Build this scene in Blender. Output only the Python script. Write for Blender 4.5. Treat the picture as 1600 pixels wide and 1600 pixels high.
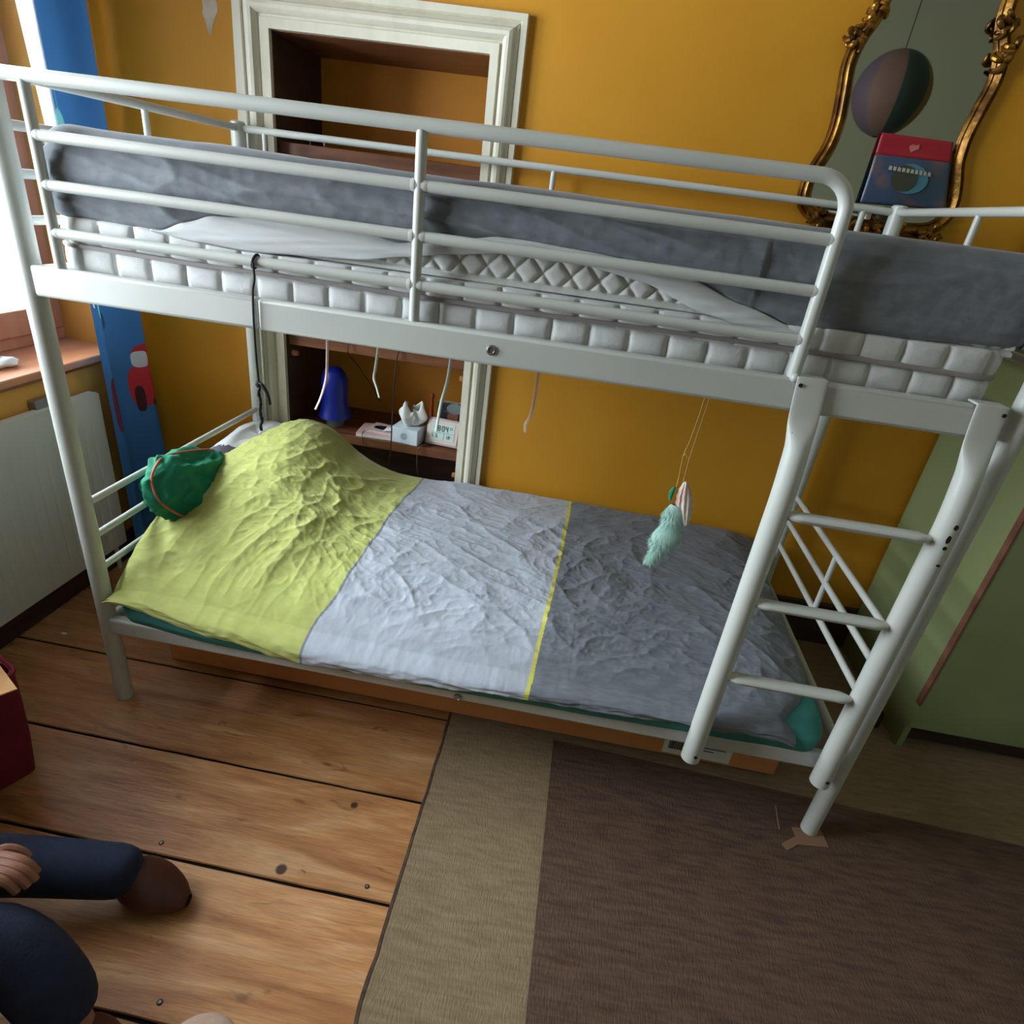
import bpy, bmesh, math, random
from mathutils import Vector, Matrix, noise
random.seed(7)
S = bpy.context.scene
for o in list(bpy.data.objects): bpy.data.objects.remove(o, do_unlink=True)
C = S.collection
PI = math.pi

# ------------------------------------------------------------ camera
cam = bpy.data.cameras.new('camera'); camo = bpy.data.objects.new('camera', cam); C.objects.link(camo)
RX = Vector((0.98355804, 0.13655070, 0.1181841)); RYd = Vector((0.16663871, -0.43399345, -0.88537067))
RF = Vector((-0.06960686, 0.89050749, -0.44961238))
M = Matrix(((RX.x, -RYd.x, -RF.x, 1.19344), (RX.y, -RYd.y, -RF.y, -1.24669), (RX.z, -RYd.z, -RF.z, 1.46576), (0, 0, 0, 1)))
RXw = Vector((0.98355804, 0.13655070, 0.1181841))
camo.matrix_world = M
cam.sensor_width = 36; cam.lens = 21.396; cam.clip_start = 0.02
S.camera = camo

# ------------------------------------------------------------ light and exposure
W = bpy.data.worlds.new('world'); S.world = W; W.use_nodes = True
bg = W.node_tree.nodes['Background']; bg.inputs[0].default_value = (0.86, 0.95, 1.0, 1); bg.inputs[1].default_value = 22.5
def area(name, loc, rot, sx, sy, energy, color, portal=False):
    l = bpy.data.lights.new(name, 'AREA'); l.shape = 'RECTANGLE'; l.size = sx; l.size_y = sy; l.energy = energy; l.color = color
    if portal: l.cycles.is_portal = True
    o = bpy.data.objects.new(name, l); C.objects.link(o); o.location = loc; o.rotation_euler = rot
    return o
area('window_portal', (-0.80, -0.13, 1.62), (0, -PI/2, 0), 1.5, 1.95, 1, (1, 1, 1), True)
S.view_settings.view_transform = 'Standard'; S.view_settings.look = 'None'
S.view_settings.exposure = 0.0; S.view_settings.gamma = 1; S.view_settings.use_curve_mapping = False

# ------------------------------------------------------------ materials
def lin(c):
    r = []
    for v in c[:3]:
        v = v/255
        r.append(v/12.92 if v <= .04045 else ((v+.055)/1.055)**2.4)
    return (*r, 1)
def mat(name, col, rough=.6, metal=0, col2=None, scale=6, stretch=(1, 1, 1), bump=0, bscale=60, bstretch=None, detail=5,
        lo=.35, hi=.65, spec=.5, sheen=0, trans=0, alpha=1, emit=None, es=1):
    m = bpy.data.materials.new(name); m.use_nodes = True; nt = m.node_tree; N = nt.nodes; L = nt.links
    b = N['Principled BSDF']; b.inputs['Base Color'].default_value = lin(col); b.inputs['Roughness'].default_value = rough
    b.inputs['Metallic'].default_value = metal; b.inputs['Specular IOR Level'].default_value = spec
    if sheen: b.inputs['Sheen Weight'].default_value = sheen
    if trans: b.inputs['Transmission Weight'].default_value = trans
    if alpha < 1: b.inputs['Alpha'].default_value = alpha
    if emit: b.inputs['Emission Color'].default_value = lin(emit); b.inputs['Emission Strength'].default_value = es
    tc = N.new('ShaderNodeTexCoord')
    def tex(sc, st, det=detail):
        mp = N.new('ShaderNodeMapping'); mp.inputs['Scale'].default_value = st
        L.new(tc.outputs['Object'], mp.inputs[0]); n = N.new('ShaderNodeTexNoise'); n.inputs['Scale'].default_value = sc
        n.inputs['Detail'].default_value = det; L.new(mp.outputs[0], n.inputs['Vector']); return n
    if col2:
        n = tex(scale, stretch); r = N.new('ShaderNodeValToRGB'); r.color_ramp.elements[0].position = lo; r.color_ramp.elements[1].position = hi
        r.color_ramp.elements[0].color = lin(col); r.color_ramp.elements[1].color = lin(col2)
        L.new(n.outputs[0], r.inputs[0]); L.new(r.outputs[0], b.inputs['Base Color'])
    if bump:
        n = tex(bscale, bstretch or (1, 1, 1)); bp = N.new('ShaderNodeBump'); bp.inputs['Strength'].default_value = bump; bp.inputs['Distance'].default_value = .004
        L.new(n.outputs[0], bp.inputs['Height']); L.new(bp.outputs[0], b.inputs['Normal'])
    return m
def node(m, t): return m.node_tree.nodes.new(t)
def bsdf(m): return m.node_tree.nodes['Principled BSDF']

M_white = mat('white_lacquer', (200, 202, 197), .34, col2=(192, 194, 188), scale=4, bump=.05, bscale=30)
M_ladder = mat('chipped_white_lacquer', (202, 204, 198), .34)
def chips(m):                       # worn spots with a shape of their own
    N = m.node_tree.nodes; L = m.node_tree.links; b = bsdf(m)
    tc = N.new('ShaderNodeTexCoord'); n = N.new('ShaderNodeTexNoise'); n.inputs['Scale'].default_value = 26; n.inputs['Detail'].default_value = 3
    r = N.new('ShaderNodeValToRGB'); r.color_ramp.elements[0].position = .765; r.color_ramp.elements[1].position = .78
    r.color_ramp.elements[0].color = lin((202, 204, 198)); r.color_ramp.elements[1].color = lin((45, 40, 36))
    L.new(tc.outputs['Object'], n.inputs['Vector']); L.new(n.outputs[0], r.inputs[0]); L.new(r.outputs[0], b.inputs['Base Color'])
chips(M_ladder)
M_orange = mat('ochre_wall_paint', (208, 146, 30), .6, col2=(200, 137, 22), scale=2.2, bump=.12, bscale=70)
M_orange_l = mat('ochre_window_wall_paint', (216, 158, 74), .6, col2=(208, 148, 64), scale=2.2, bump=.12, bscale=70)
M_green = mat('sage_green_paint', (140, 150, 104), .5, col2=(132, 142, 96), scale=3, bump=.1, bscale=40)
M_greywall = mat('grey_green_plaster', (184, 186, 166), .8, bump=.1)
M_ceil = mat('ceiling_white', (225, 222, 212), .8)
M_trim = mat('aged_cream_gloss', (216, 210, 192), .4, col2=(206, 199, 181), scale=5, stretch=(4, 4, 1), lo=.45, hi=.7, bump=.08, bscale=25)
M_plaster = mat('bare_plaster', (212, 200, 182), .9, col2=(190, 172, 140), scale=20)
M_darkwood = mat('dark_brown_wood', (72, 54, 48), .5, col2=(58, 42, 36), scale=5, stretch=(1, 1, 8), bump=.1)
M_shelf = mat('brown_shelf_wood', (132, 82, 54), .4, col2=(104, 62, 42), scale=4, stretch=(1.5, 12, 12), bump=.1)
M_nicheback = mat('deep_ochre_paint', (222, 150, 44), .6, col2=(212, 140, 34), scale=2, bump=.1)
M_sill = mat('salmon_varnished_wood', (206, 140, 100), .35, col2=(196, 128, 90), scale=3, stretch=(10, 1, 10))
M_frame = mat('red_brown_window_wood', (206, 134, 94), .45, col2=(194, 120, 82), scale=5, stretch=(6, 6, 1))
M_rad = mat('radiator_enamel', (205, 204, 192), .4, bump=.05)
M_gap = mat('dark_gap', (28, 18, 12), .9)
M_carpet = mat('tan_carpet', (140, 118, 90), .95, col2=(120, 99, 73), scale=14, stretch=(1, 6, 1), bump=.6, bscale=260, bstretch=(1, .25, 1), lo=.3, hi=.7)
M_rug = mat('brown_woven_rug', (98, 72, 55), .92, col2=(70, 48, 36), scale=12, stretch=(1, 7, 1), bump=.7, bscale=220, bstretch=(1, .25, 1), lo=.3, hi=.7)
M_fray = mat('dark_carpet_edge', (82, 62, 46), .95, col2=(56, 40, 30), scale=60, bump=.6, bscale=150)
M_grey = mat('grey_cotton_sheet', (118, 121, 127), .85, col2=(104, 108, 115), scale=22, stretch=(1, 1, 3), bump=.2, bscale=90, sheen=.2)
M_pad = mat('quilted_pad_white', (202, 202, 198), .85, bump=.2, bscale=160)
M_flap = mat('thin_white_sheet', (204, 205, 205), .85, bump=.25, bscale=40, bstretch=(1, 1, 4))
M_matt = mat('mattress_white', (208, 208, 208), .8, bump=.2, bscale=120)
M_piping = mat('grey_piping', (150, 142, 140), .7, bump=.2, bscale=300)
M_teal = mat('teal_sheet', (62, 138, 130), .8, col2=(56, 128, 122), scale=8, bump=.2, bscale=60)
M_dgreen = mat('emerald_cotton', (14, 132, 98), .8, col2=(10, 120, 88), scale=8, bump=.2, bscale=60)
M_dgreen_l = mat('pale_green_cotton', (110, 190, 160), .8, bump=.2)
M_coral = mat('coral_piping', (190, 96, 74), .7)
M_pillow = mat('white_pillow_cotton', (232, 232, 230), .85, col2=(214, 216, 220), scale=7, bump=.25, bscale=60)
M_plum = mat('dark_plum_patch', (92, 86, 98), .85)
M_black = mat('black_cord', (22, 20, 20), .7, bump=.5, bscale=300)
M_cable = mat('dark_brown_cable', (40, 26, 20), .5)
M_blue = mat('cobalt_blue_glass', (18, 38, 150), .35, bump=.08, bscale=90)
M_greyb = mat('lamp_base_grey', (120, 120, 116), .5)
M_card = mat('orange_brown_cardboard', (222, 150, 92), .75, col2=(212, 140, 82), scale=4, bump=.1)
M_steel = mat('zinc_bolt', (150, 152, 150), .35, .8)
M_paper = mat('white_paper', (232, 232, 228), .8)
M_paper2 = mat('pale_blue_tissue_box', (206, 218, 228), .6, col2=(220, 228, 236), scale=9)
M_ink = mat('black_ink', (26, 26, 28), .7)
M_pink = mat('pink_plastic', (232, 190, 186), .4)
M_rose = mat('rose_clock_plastic', (226, 200, 196), .35)
M_lcd = mat('pale_lcd', (200, 222, 214), .3)
M_gold = mat('antique_gold', (168, 120, 44), .34, .75, col2=(90, 58, 22), scale=14, lo=.35, hi=.6, bump=.4, bscale=50)
M_mirror = mat('mirror_glass', (184, 184, 172), .015, 1)
M_denim = mat('navy_denim', (24, 34, 62), .9, col2=(18, 26, 50), scale=30, bump=.4, bscale=200)
M_knit = mat('black_knit', (26, 26, 30), .95, bump=.5, bscale=120)
M_skin = mat('skin', (150, 100, 78), .55, col2=(140, 92, 70), scale=12)
M_hair = mat('dark_hair', (42, 28, 20), .6, bump=.6, bscale=150)
M_shoe = mat('brown_leather_slipper', (96, 52, 36), .55, col2=(74, 38, 28), scale=12, bump=.2)
M_maroon = mat('maroon_fabric_bin', (122, 22, 40), .85, col2=(104, 18, 34), scale=10, bump=.2, bscale=150)
M_slip = mat('pale_pink_felt', (196, 164, 146), .9, col2=(182, 150, 132), scale=20, bump=.3, bscale=150)

# ------------------------------------------------------------ helpers
class MB:
    def __init__(s): s.v = []; s.f = []; s.m = []; s.mi = 0
    def face(s, *i): s.f.append(i); s.m.append(s.mi)
    def box(s, x0, x1, y0, y1, z0, z1, T=None):
        n = len(s.v)
        for z in (z0, z1):
            for x, y in ((x0, y0), (x1, y0), (x1, y1), (x0, y1)):
                p = Vector((x, y, z)); s.v.append(T @ p if T else p)
        for q in ((0, 3, 2, 1), (4, 5, 6, 7), (0, 1, 5, 4), (1, 2, 6, 5), (2, 3, 7, 6), (3, 0, 4, 7)): s.face(*[n+k for k in q])
        return s
    def tube(s, pts, r, seg=14, closed=False, ra=1.0, up=None):
        pts = [Vector(p) for p in pts]; n = len(pts); base = len(s.v); rs = r if isinstance(r, (list, tuple)) else [r]*n
        prev = None
        for i, p in enumerate(pts):
            a = pts[(i-1) % n] if (closed or i > 0) else p; b = pts[(i+1) % n] if (closed or i < n-1) else p
            t = (b-a).normalized()
            if prev is None:
                u = Vector(up) if up else (Vector((0, 0, 1)) if abs(t.z) < .9 else Vector((0, 1, 0)))
            else: u = prev
            u = (u - t*u.dot(t)).normalized(); prev = u; w = t.cross(u)
            for k in range(seg):
                an = 2*PI*k/seg; s.v.append(p + u*math.cos(an)*rs[i]*ra + w*math.sin(an)*rs[i])
        m = n if closed else n-1
        for i in range(m):
            for k in range(seg):
                a = base+i*seg+k; b = base+i*seg+(k+1) % seg; c = base+((i+1) % n)*seg+(k+1) % seg; d = base+((i+1) % n)*seg+k
                s.face(a, b, c, d)
        if not closed:
            s.face(*[base+k for k in range(seg)][::-1]); s.face(*[base+(n-1)*seg+k for k in range(seg)])
        return s
    def grid(s, nu, nv, fn, closeu=False):
        b = len(s.v)
        for j in range(nv):
            for i in range(nu): s.v.append(Vector(fn(i/(nu-1) if not closeu else i/nu, j/(nv-1))))
        for j in range(nv-1):
            for i in range(nu if closeu else nu-1):
                i2 = (i+1) % nu; s.face(b+j*nu+i, b+j*nu+i2, b+(j+1)*nu+i2, b+(j+1)*nu+i)
        return s
    def lathe(s, prof, c=(0, 0, 0), seg=24, T=None):
        b = len(s.v); c = Vector(c)
        for r, z in prof:
            for k in range(seg):
                a = 2*PI*k/seg; p = Vector((r*math.cos(a), r*math.sin(a), z)); s.v.append((T @ p if T else p)+c)
        for j in range(len(prof)-1):
            for k in range(seg):
                k2 = (k+1) % seg; s.face(b+j*seg+k, b+j*seg+k2, b+(j+1)*seg+k2, b+(j+1)*seg+k)
        s.face(*[b+k for k in range(seg)][::-1]); s.face(*[b+(len(prof)-1)*seg+k for k in range(seg)])
        return s
    def prism(s, pts, d, T=None):      # pts: 3D polygon, d: extrusion vector
        b = len(s.v); n = len(pts); d = Vector(d)
        for p in pts: s.v.append(Vector(p))
        for p in pts: s.v.append(Vector(p)+d)
        s.face(*[b+k for k in range(n)][::-1]); s.face(*[b+n+k for k in range(n)])
        for k in range(n): s.face(b+k, b+(k+1) % n, b+n+(k+1) % n, b+n+k)
        return s
    def ball(s, c, r, nu=16, nv=10, T=None):
        c = Vector(c); r = Vector(r) if not isinstance(r, (int, float)) else Vector((r, r, r)); b = len(s.v)
        for j in range(1, nv):
            th = PI*j/nv
            for i in range(nu):
                a = 2*PI*i/nu; p = Vector((math.sin(th)*math.cos(a)*r.x, math.sin(th)*math.sin(a)*r.y, math.cos(th)*r.z)); s.v.append((T @ p if T else p)+c)
        t = len(s.v); p = Vector((0, 0, r.z)); s.v.append((T @ p if T else p)+c); p = Vector((0, 0, -r.z)); s.v.append((T @ p if T else p)+c)
        for j in range(nv-2):
            for i in range(nu):
                i2 = (i+1) % nu; s.face(b+j*nu+i, b+(j+1)*nu+i, b+(j+1)*nu+i2, b+j*nu+i2)
        for i in range(nu):
            i2 = (i+1) % nu; s.face(t, b+i, b+i2); s.face(t+1, b+(nv-2)*nu+i2, b+(nv-2)*nu+i)
        return s
    def build(s, name, mats, parent=None, loc=(0, 0, 0), bevel=0, sharp=35, fix=True):
        me = bpy.data.meshes.new(name); loc = Vector(loc)
        me.from_pydata([tuple(p-loc) for p in s.v], [], s.f)
        if not isinstance(mats, (list, tuple)): mats = [mats]
        for m in mats: me.materials.append(m)
        for p, mi in zip(me.polygons, s.m): p.material_index = mi; p.use_smooth = True
        if fix:
            bm = bmesh.new(); bm.from_mesh(me); bmesh.ops.recalc_face_normals(bm, faces=bm.faces); bm.to_mesh(me); bm.free()
        me.set_sharp_from_angle(angle=math.radians(sharp))
        o = bpy.data.objects.new(name, me); C.objects.link(o)
        pl = parent_world(parent) if parent else Vector((0, 0, 0))
        if parent: o.parent = parent
        o.location = loc - pl
        if bevel:
            b = o.modifiers.new('bevel', 'BEVEL'); b.width = bevel; b.segments = 3; b.limit_method = 'ANGLE'; b.angle_limit = .6
        return o
WL = {}
def parent_world(p):
    v = Vector((0, 0, 0))
    while p: v += p.location; p = p.parent
    return v
def thing(name, label, cat, loc=(0, 0, 0), group=None):
    o = bpy.data.objects.new(name, None); C.objects.link(o); o.location = loc; o.empty_display_size = .05
    o['label'] = label; o['category'] = cat
    if group: o['group'] = group
    return o
def tag(o, label, cat, group=None, kind=None):
    o['label'] = label; o['category'] = cat
    if group: o['group'] = group
    if kind: o['kind'] = kind
    return o
def struct(o, label=None):
    o['kind'] = 'structure'
    if label: o['label'] = label
    return o
def lerp(a, b, t): return a+(b-a)*t
def pw(tab, x):                      # smooth piecewise curve through (x, value) pairs
    if x <= tab[0][0]: return tab[0][1]
    for (a, va), (b, vb) in zip(tab, tab[1:]):
        if x <= b:
            t = (x-a)/(b-a); t = t*t*(3-2*t)*.5+t*.5; return lerp(va, vb, t)
    return tab[-1][1]
def nz(x, y, z=0): return noise.noise(Vector((x, y, z)))
def catmull(P, n=8, closed=False):
    P = [Vector(p) for p in P]; out = []; m = len(P)
    for i in range(m if closed else m-1):
        a = P[(i-1) % m] if closed or i > 0 else P[i]; b = P[i]; c = P[(i+1) % m]; d = P[(i+2) % m] if closed or i+2 < m else c
        for k in range(n):
            t = k/n; out.append(.5*((2*b)+(c-a)*t+(2*a-5*b+4*c-d)*t*t+(3*b-a-3*c+d)*t**3))
    if not closed: out.append(P[-1])
    return out

# ============================================================ SETTING
XL, XR, YF, YB, ZC = -0.50, 4.2, -3.2, 0.95, 3.4
# floor: old planks running along the bed, dark gaps between them
JO = [-3.2, -2.92, -2.62, -2.31, -1.99, -1.68, -1.36, -1.03, -.73, -.43, -.155, .148, .45, .76, .95]
m = MB()
for a, b in zip(JO, JO[1:]):
    seg = [XL]+([1.9] if a > -1.2 else [1.2, 3.1])+[XR]
    for x0, x1 in zip(seg, seg[1:]):
        n0 = len(m.v); nx = 60
        for i in range(nx+1):
            x = lerp(x0+.002, x1-.002, i/nx)
            w = .0035+.0016*nz(x*9, a*7)
            m.v += [Vector((x, a+w+.0015*nz(x*30, a), -.004)), Vector((x, a+w+.002, 0)), Vector((x, b-w-.002, 0)), Vector((x, b-w+.0015*nz(x*30, b+9), -.004))]
        for i in range(nx):
            for k in range(3): q = n0+i*4+k; m.face(q, q+4, q+5, q+1)
m.mi = 1; m.box(XL-.3, XR, YF, YB+.4, -.06, -.012)
M_floor = mat('old_pine_boards', (190, 118, 62), .36)
def floor_nodes(mm):
    N = mm.node_tree.nodes; L = mm.node_tree.links; b = bsdf(mm)
    tc = N.new('ShaderNodeTexCoord')
    at = N.new('ShaderNodeAttribute'); at.attribute_name = 'plank'
    ad = N.new('ShaderNodeVectorMath'); ad.operation = 'ADD'; L.new(tc.outputs['Object'], ad.inputs[0]); L.new(at.outputs['Color'], ad.inputs[1])
    mp = N.new('ShaderNodeMapping'); mp.inputs['Scale'].default_value = (1.1, 7, 1); L.new(ad.outputs[0], mp.inputs[0])
    n1 = N.new('ShaderNodeTexNoise'); n1.inputs['Scale'].default_value = 2.2; n1.inputs['Detail'].default_value = 8; n1.inputs['Distortion'].default_value = 1.2; L.new(mp.outputs[0], n1.inputs['Vector'])
    r1 = N.new('ShaderNodeValToRGB'); cr = r1.color_ramp
    cr.elements[0].position = .28; cr.elements[0].color = lin((148, 94, 56)); cr.elements[1].position = .75; cr.elements[1].color = lin((204, 158, 112))
    e = cr.elements.new(.5); e.color = lin((182, 126, 78)); L.new(n1.outputs[0], r1.inputs[0])
    mp2 = N.new('ShaderNodeMapping'); mp2.inputs['Scale'].default_value = (1.4, 4.5, 1); L.new(ad.outputs[0], mp2.inputs[0])
    n2 = N.new('ShaderNodeTexNoise'); n2.inputs['Scale'].default_value = 5.5; n2.inputs['Detail'].default_value = 4; n2.inputs['Distortion'].default_value = .8; L.new(mp2.outputs[0], n2.inputs['Vector'])
    r2 = N.new('ShaderNodeValToRGB'); r2.color_ramp.elements[0].position = .66; r2.color_ramp.elements[1].position = .74
    r2.color_ramp.elements[0].color = (0, 0, 0, 1); r2.color_ramp.elements[1].color = (.75, .75, .75, 1); L.new(n2.outputs[0], r2.inputs[0])
    mx = N.new('ShaderNodeMix'); mx.data_type = 'RGBA'; L.new(r2.outputs[0], mx.inputs[0]); L.new(r1.outputs[0], mx.inputs[6]); mx.inputs[7].default_value = lin((84, 52, 34))
    # board to board tone
    hs = N.new('ShaderNodeHueSaturation'); L.new(mx.outputs[2], hs.inputs['Color'])
    mr = N.new('ShaderNodeMapRange'); mr.inputs['To Min'].default_value = .82; mr.inputs['To Max'].default_value = 1.12; L.new(at.outputs['Alpha'], mr.inputs[0]); L.new(mr.outputs[0], hs.inputs['Value'])
    mp4 = N.new('ShaderNodeMapping'); mp4.inputs['Scale'].default_value = (1.6, 26, 1); L.new(ad.outputs[0], mp4.inputs[0])
    n4 = N.new('ShaderNodeTexNoise'); n4.inputs['Scale'].default_value = 6; n4.inputs['Detail'].default_value = 7; n4.inputs['Distortion'].default_value = 1.5; L.new(mp4.outputs[0], n4.inputs['Vector'])
    mr4 = N.new('ShaderNodeMapRange'); mr4.inputs['From Min'].default_value = .3; mr4.inputs['From Max'].default_value = .7; mr4.inputs['To Min'].default_value = .72; mr4.inputs['To Max'].default_value = 1.12; L.new(n4.outputs[0], mr4.inputs[0])
    h2 = N.new('ShaderNodeHueSaturation'); L.new(hs.outputs[0], h2.inputs['Color']); L.new(mr4.outputs[0], h2.inputs['Value'])
    vo = N.new('ShaderNodeTexVoronoi'); vo.inputs['Scale'].default_value = 3.1; L.new(ad.outputs[0], vo.inputs['Vector'])
    wn = N.new('ShaderNodeMath'); wn.operation = 'MULTIPLY_ADD'; L.new(n1.outputs[0], wn.inputs[0]); wn.inputs[1].default_value = -.05; L.new(vo.outputs['Distance'], wn.inputs[2])
    rv = N.new('ShaderNodeValToRGB'); rv.color_ramp.elements[0].position = .0; rv.color_ramp.elements[1].position = .016; rv.color_ramp.elements[0].color = (1, 1, 1, 1); rv.color_ramp.elements[1].color = (0, 0, 0, 1); L.new(wn.outputs[0], rv.inputs[0])
    mk_ = N.new('ShaderNodeMix'); mk_.data_type = 'RGBA'; L.new(rv.outputs[0], mk_.inputs[0]); L.new(h2.outputs[0], mk_.inputs[6]); mk_.inputs[7].default_value = lin((70, 42, 28))
    L.new(mk_.outputs[2], b.inputs['Base Color'])
    mp3 = N.new('ShaderNodeMapping'); mp3.inputs['Scale'].default_value = (1, 9, 1); L.new(ad.outputs[0], mp3.inputs[0])
    n3 = N.new('ShaderNodeTexNoise'); n3.inputs['Scale'].default_value = 14; n3.inputs['Detail'].default_value = 6; L.new(mp3.outputs[0], n3.inputs['Vector'])
    bp = N.new('ShaderNodeBump'); bp.inputs['Strength'].default_value = .35; bp.inputs['Distance'].default_value = .004; L.new(n3.outputs[0], bp.inputs['Height']); L.new(bp.outputs[0], b.inputs['Normal'])
    rr = N.new('ShaderNodeMapRange'); rr.inputs['To Min'].default_value = .26; rr.inputs['To Max'].default_value = .55; L.new(n1.outputs[0], rr.inputs[0]); L.new(rr.outputs[0], b.inputs['Roughness'])
floor_nodes(M_floor)
fl = m.build('floor', [M_floor, M_gap], fix=False); struct(fl, 'old brown pine floorboards with dark gaps')
ca = fl.data.color_attributes.new('plank', 'FLOAT_COLOR', 'CORNER')
for p in fl.data.polygons:
    cy = p.center.y; k = sum(1 for j in JO if j < cy); sx = int(p.center.x > 1.9)
    rnd = random.Random(k*7+sx); c = (rnd.random()*9, rnd.random()*9, 0, rnd.random())
    for li in p.loop_indices: ca.data[li].color = c
# ceiling and plain walls
struct(MB().box(XL-.3, XR+.1, YF-.1, YB+.5, ZC, ZC+.1).build('ceiling', M_ceil), 'white ceiling')
struct(MB().box(XL-.3, XR+.1, YF-.1, YF, -.06, ZC).build('wall_front', M_greywall), 'grey green wall behind the camera')
struct(MB().box(XR, XR+.1, YF, YB+.1, -.06, ZC).build('wall_right', M_greywall), 'grey green wall on the right')
# back wall with the cupboard niche
NX0, NX1, NZ1, NYB = .094, .779, 1.848, 1.31
m = MB(); T0 = YB+.12
m.box(XL-.3, NX0, YB, T0, -.06, ZC); m.box(NX1, XR+.1, YB, T0, -.06, ZC); m.box(NX0, NX1, YB, T0, NZ1, ZC)
struct(m.build('wall_back', M_orange), 'ochre orange painted wall behind the bunk bed')
pb = MB(); cx, cz = -.10, 1.875
ring = []
for k in range(40):
    a = 2*PI*k/40; r = 1+.35*nz(math.cos(a)*2, math.sin(a)*2, 3); ring.append((cx+.024*r*math.cos(a)*(1 if math.sin(a) > 0 else 1+.8*math.sin(a))+(-.004 if math.sin(a) < 0 else 0), YB-.0015, cz+(.060*r)*math.sin(a)))
pb.prism(ring, (0, .002, 0))
wpl = pb.build('trim_3', M_plaster); struct(wpl, 'patch of bare plaster on the orange wall')
# baseboard, dark brown
m = MB(); m.box(NX1+.11, XR, YB-.018, YB-.001, 0, .19); m.box(XL, -.055, YB-.018, YB-.001, 0, .19)
struct(m.build('baseboard_back', M_darkwood, bevel=.003), 'dark brown baseboard')
# left wall with deep window opening
WY0, WY1, WZ0, WZ1, WXO = -1.1, .845, .80, 2.40, -.78
m = MB(); XO = XL-.30
m.box(XO, XL, YF, WY0, -.06, ZC); m.box(XO, XL, WY1, YB+.1, -.06, ZC)
m.box(XO, XL, WY0, WY1, -.06, WZ0-.02); m.box(XO, XL, WY0, WY1, WZ1, ZC)

struct(m.build('wall_left', M_orange_l), 'ochre orange window wall')
m = MB(); m.box(XL, XL+.016, YF, .90, 0, .11)
struct(m.build('baseboard_left', M_darkwood, bevel=.003), 'dark brown baseboard under the radiator')
M_pane = bpy.data.materials.new('window_pane'); M_pane.use_nodes = True
def pane(mm):
    N = mm.node_tree.nodes; L = mm.node_tree.links; N.clear(); o = N.new('ShaderNodeOutputMaterial')
    t = N.new('ShaderNodeBsdfTransparent'); g = N.new('ShaderNodeBsdfGlossy'); g.inputs['Roughness'].default_value = .02
    f = N.new('ShaderNodeFresnel'); f.inputs[0].default_value = 1.3; x = N.new('ShaderNodeMixShader')
    t.inputs[0].default_value = (.97, .99, 1, 1)
    L.new(f.outputs[0], x.inputs[0]); L.new(t.outputs[0], x.inputs[1]); L.new(g.outputs[0], x.inputs[2]); L.new(x.outputs[0], o.inputs[0])
pane(M_pane)
def window(n, y0, y1, label):
    m = MB(); a, b = WXO, WXO+.06
    m.box(a, b, y0, y1, WZ0+.02, WZ0+.06); m.box(a, b, y0, y1, WZ1-.08, WZ1); m.box(a, b, y0, y0+.07, WZ0+.06, WZ1-.08); m.box(a, b, y1-.05, y1, WZ0+.06, WZ1-.08)
    w = m.build('window_%d' % n, M_frame, bevel=.004); struct(w, label)
    ym = (y0+y1)/2; c, d = a+.012, b+.012
    s = MB()
    for p, q in ((y0+.07, ym-.004), (ym+.004, y1-.05)):
        s.box(c, d, p, q, WZ0+.06, WZ0+.145); s.box(c, d, p, q, WZ1-.15, WZ1-.08); s.box(c, d, p, p+.06, WZ0+.145, WZ1-.15); s.box(c, d, q-.06, q, WZ0+.145, WZ1-.15)
    s.build('sash', M_frame, w, bevel=.006)
    g = MB()
    for p, q in ((y0+.13, ym-.064), (ym+.064, y1-.11)): g.box(c+.025, c+.029, p, q, WZ0+.145, WZ1-.15)
    g.build('pane', M_pane, w)
    return w
window(1, WY0, WY1, 'red brown wooden window letting in daylight')
sl = MB().box(WXO, XL+.022, WY0-.03, WY1-.001, WZ0-.005, WZ0+.02).build('trim_1', M_sill, bevel=.005); struct(sl, 'salmon coloured varnished window sill')

# moulded cream surround of the niche
prof = [(0, 0), (0, .018), (.018, .022), (.026, .024), (.028, .016), (.034, .016), (.038, .028), (.046, .036), (.055, .038), (.064, .034), (.068, .024), (.076, .020), (.082, .012), (.086, .022), (.110, .022), (.112, .016), (.112, 0)]
def surround():
    m = MB(); b = 0; path = [(NX0, 0), (NX0, NZ1), (NX1, NZ1), (NX1, 0)]; n = len(prof)
    dirs = [(-1, 0), (-1, 1), (1, 1), (1, 0)]; outs = [.145, .112, .104, .100]
    for (x, z), (dx, dz), ow in zip(path, dirs, outs):
        for k, (o, h) in enumerate(prof):
            oo = o if k < 14 else o/.112*ow*1.0
            m.v.append(Vector((x+dx*oo, YB-h, z+dz*oo*(1.0))))
    for i in range(3):
        for k in range(n-1): q = i*n+k; m.face(q, q+1, q+n+1, q+n)
    m.face(*range(n)); m.face(*[3*n+k for k in range(n)][::-1])
    return m
struct(surround().build('trim_2', M_trim, sharp=28), 'cream moulded door surround around the shelf niche')

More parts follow.
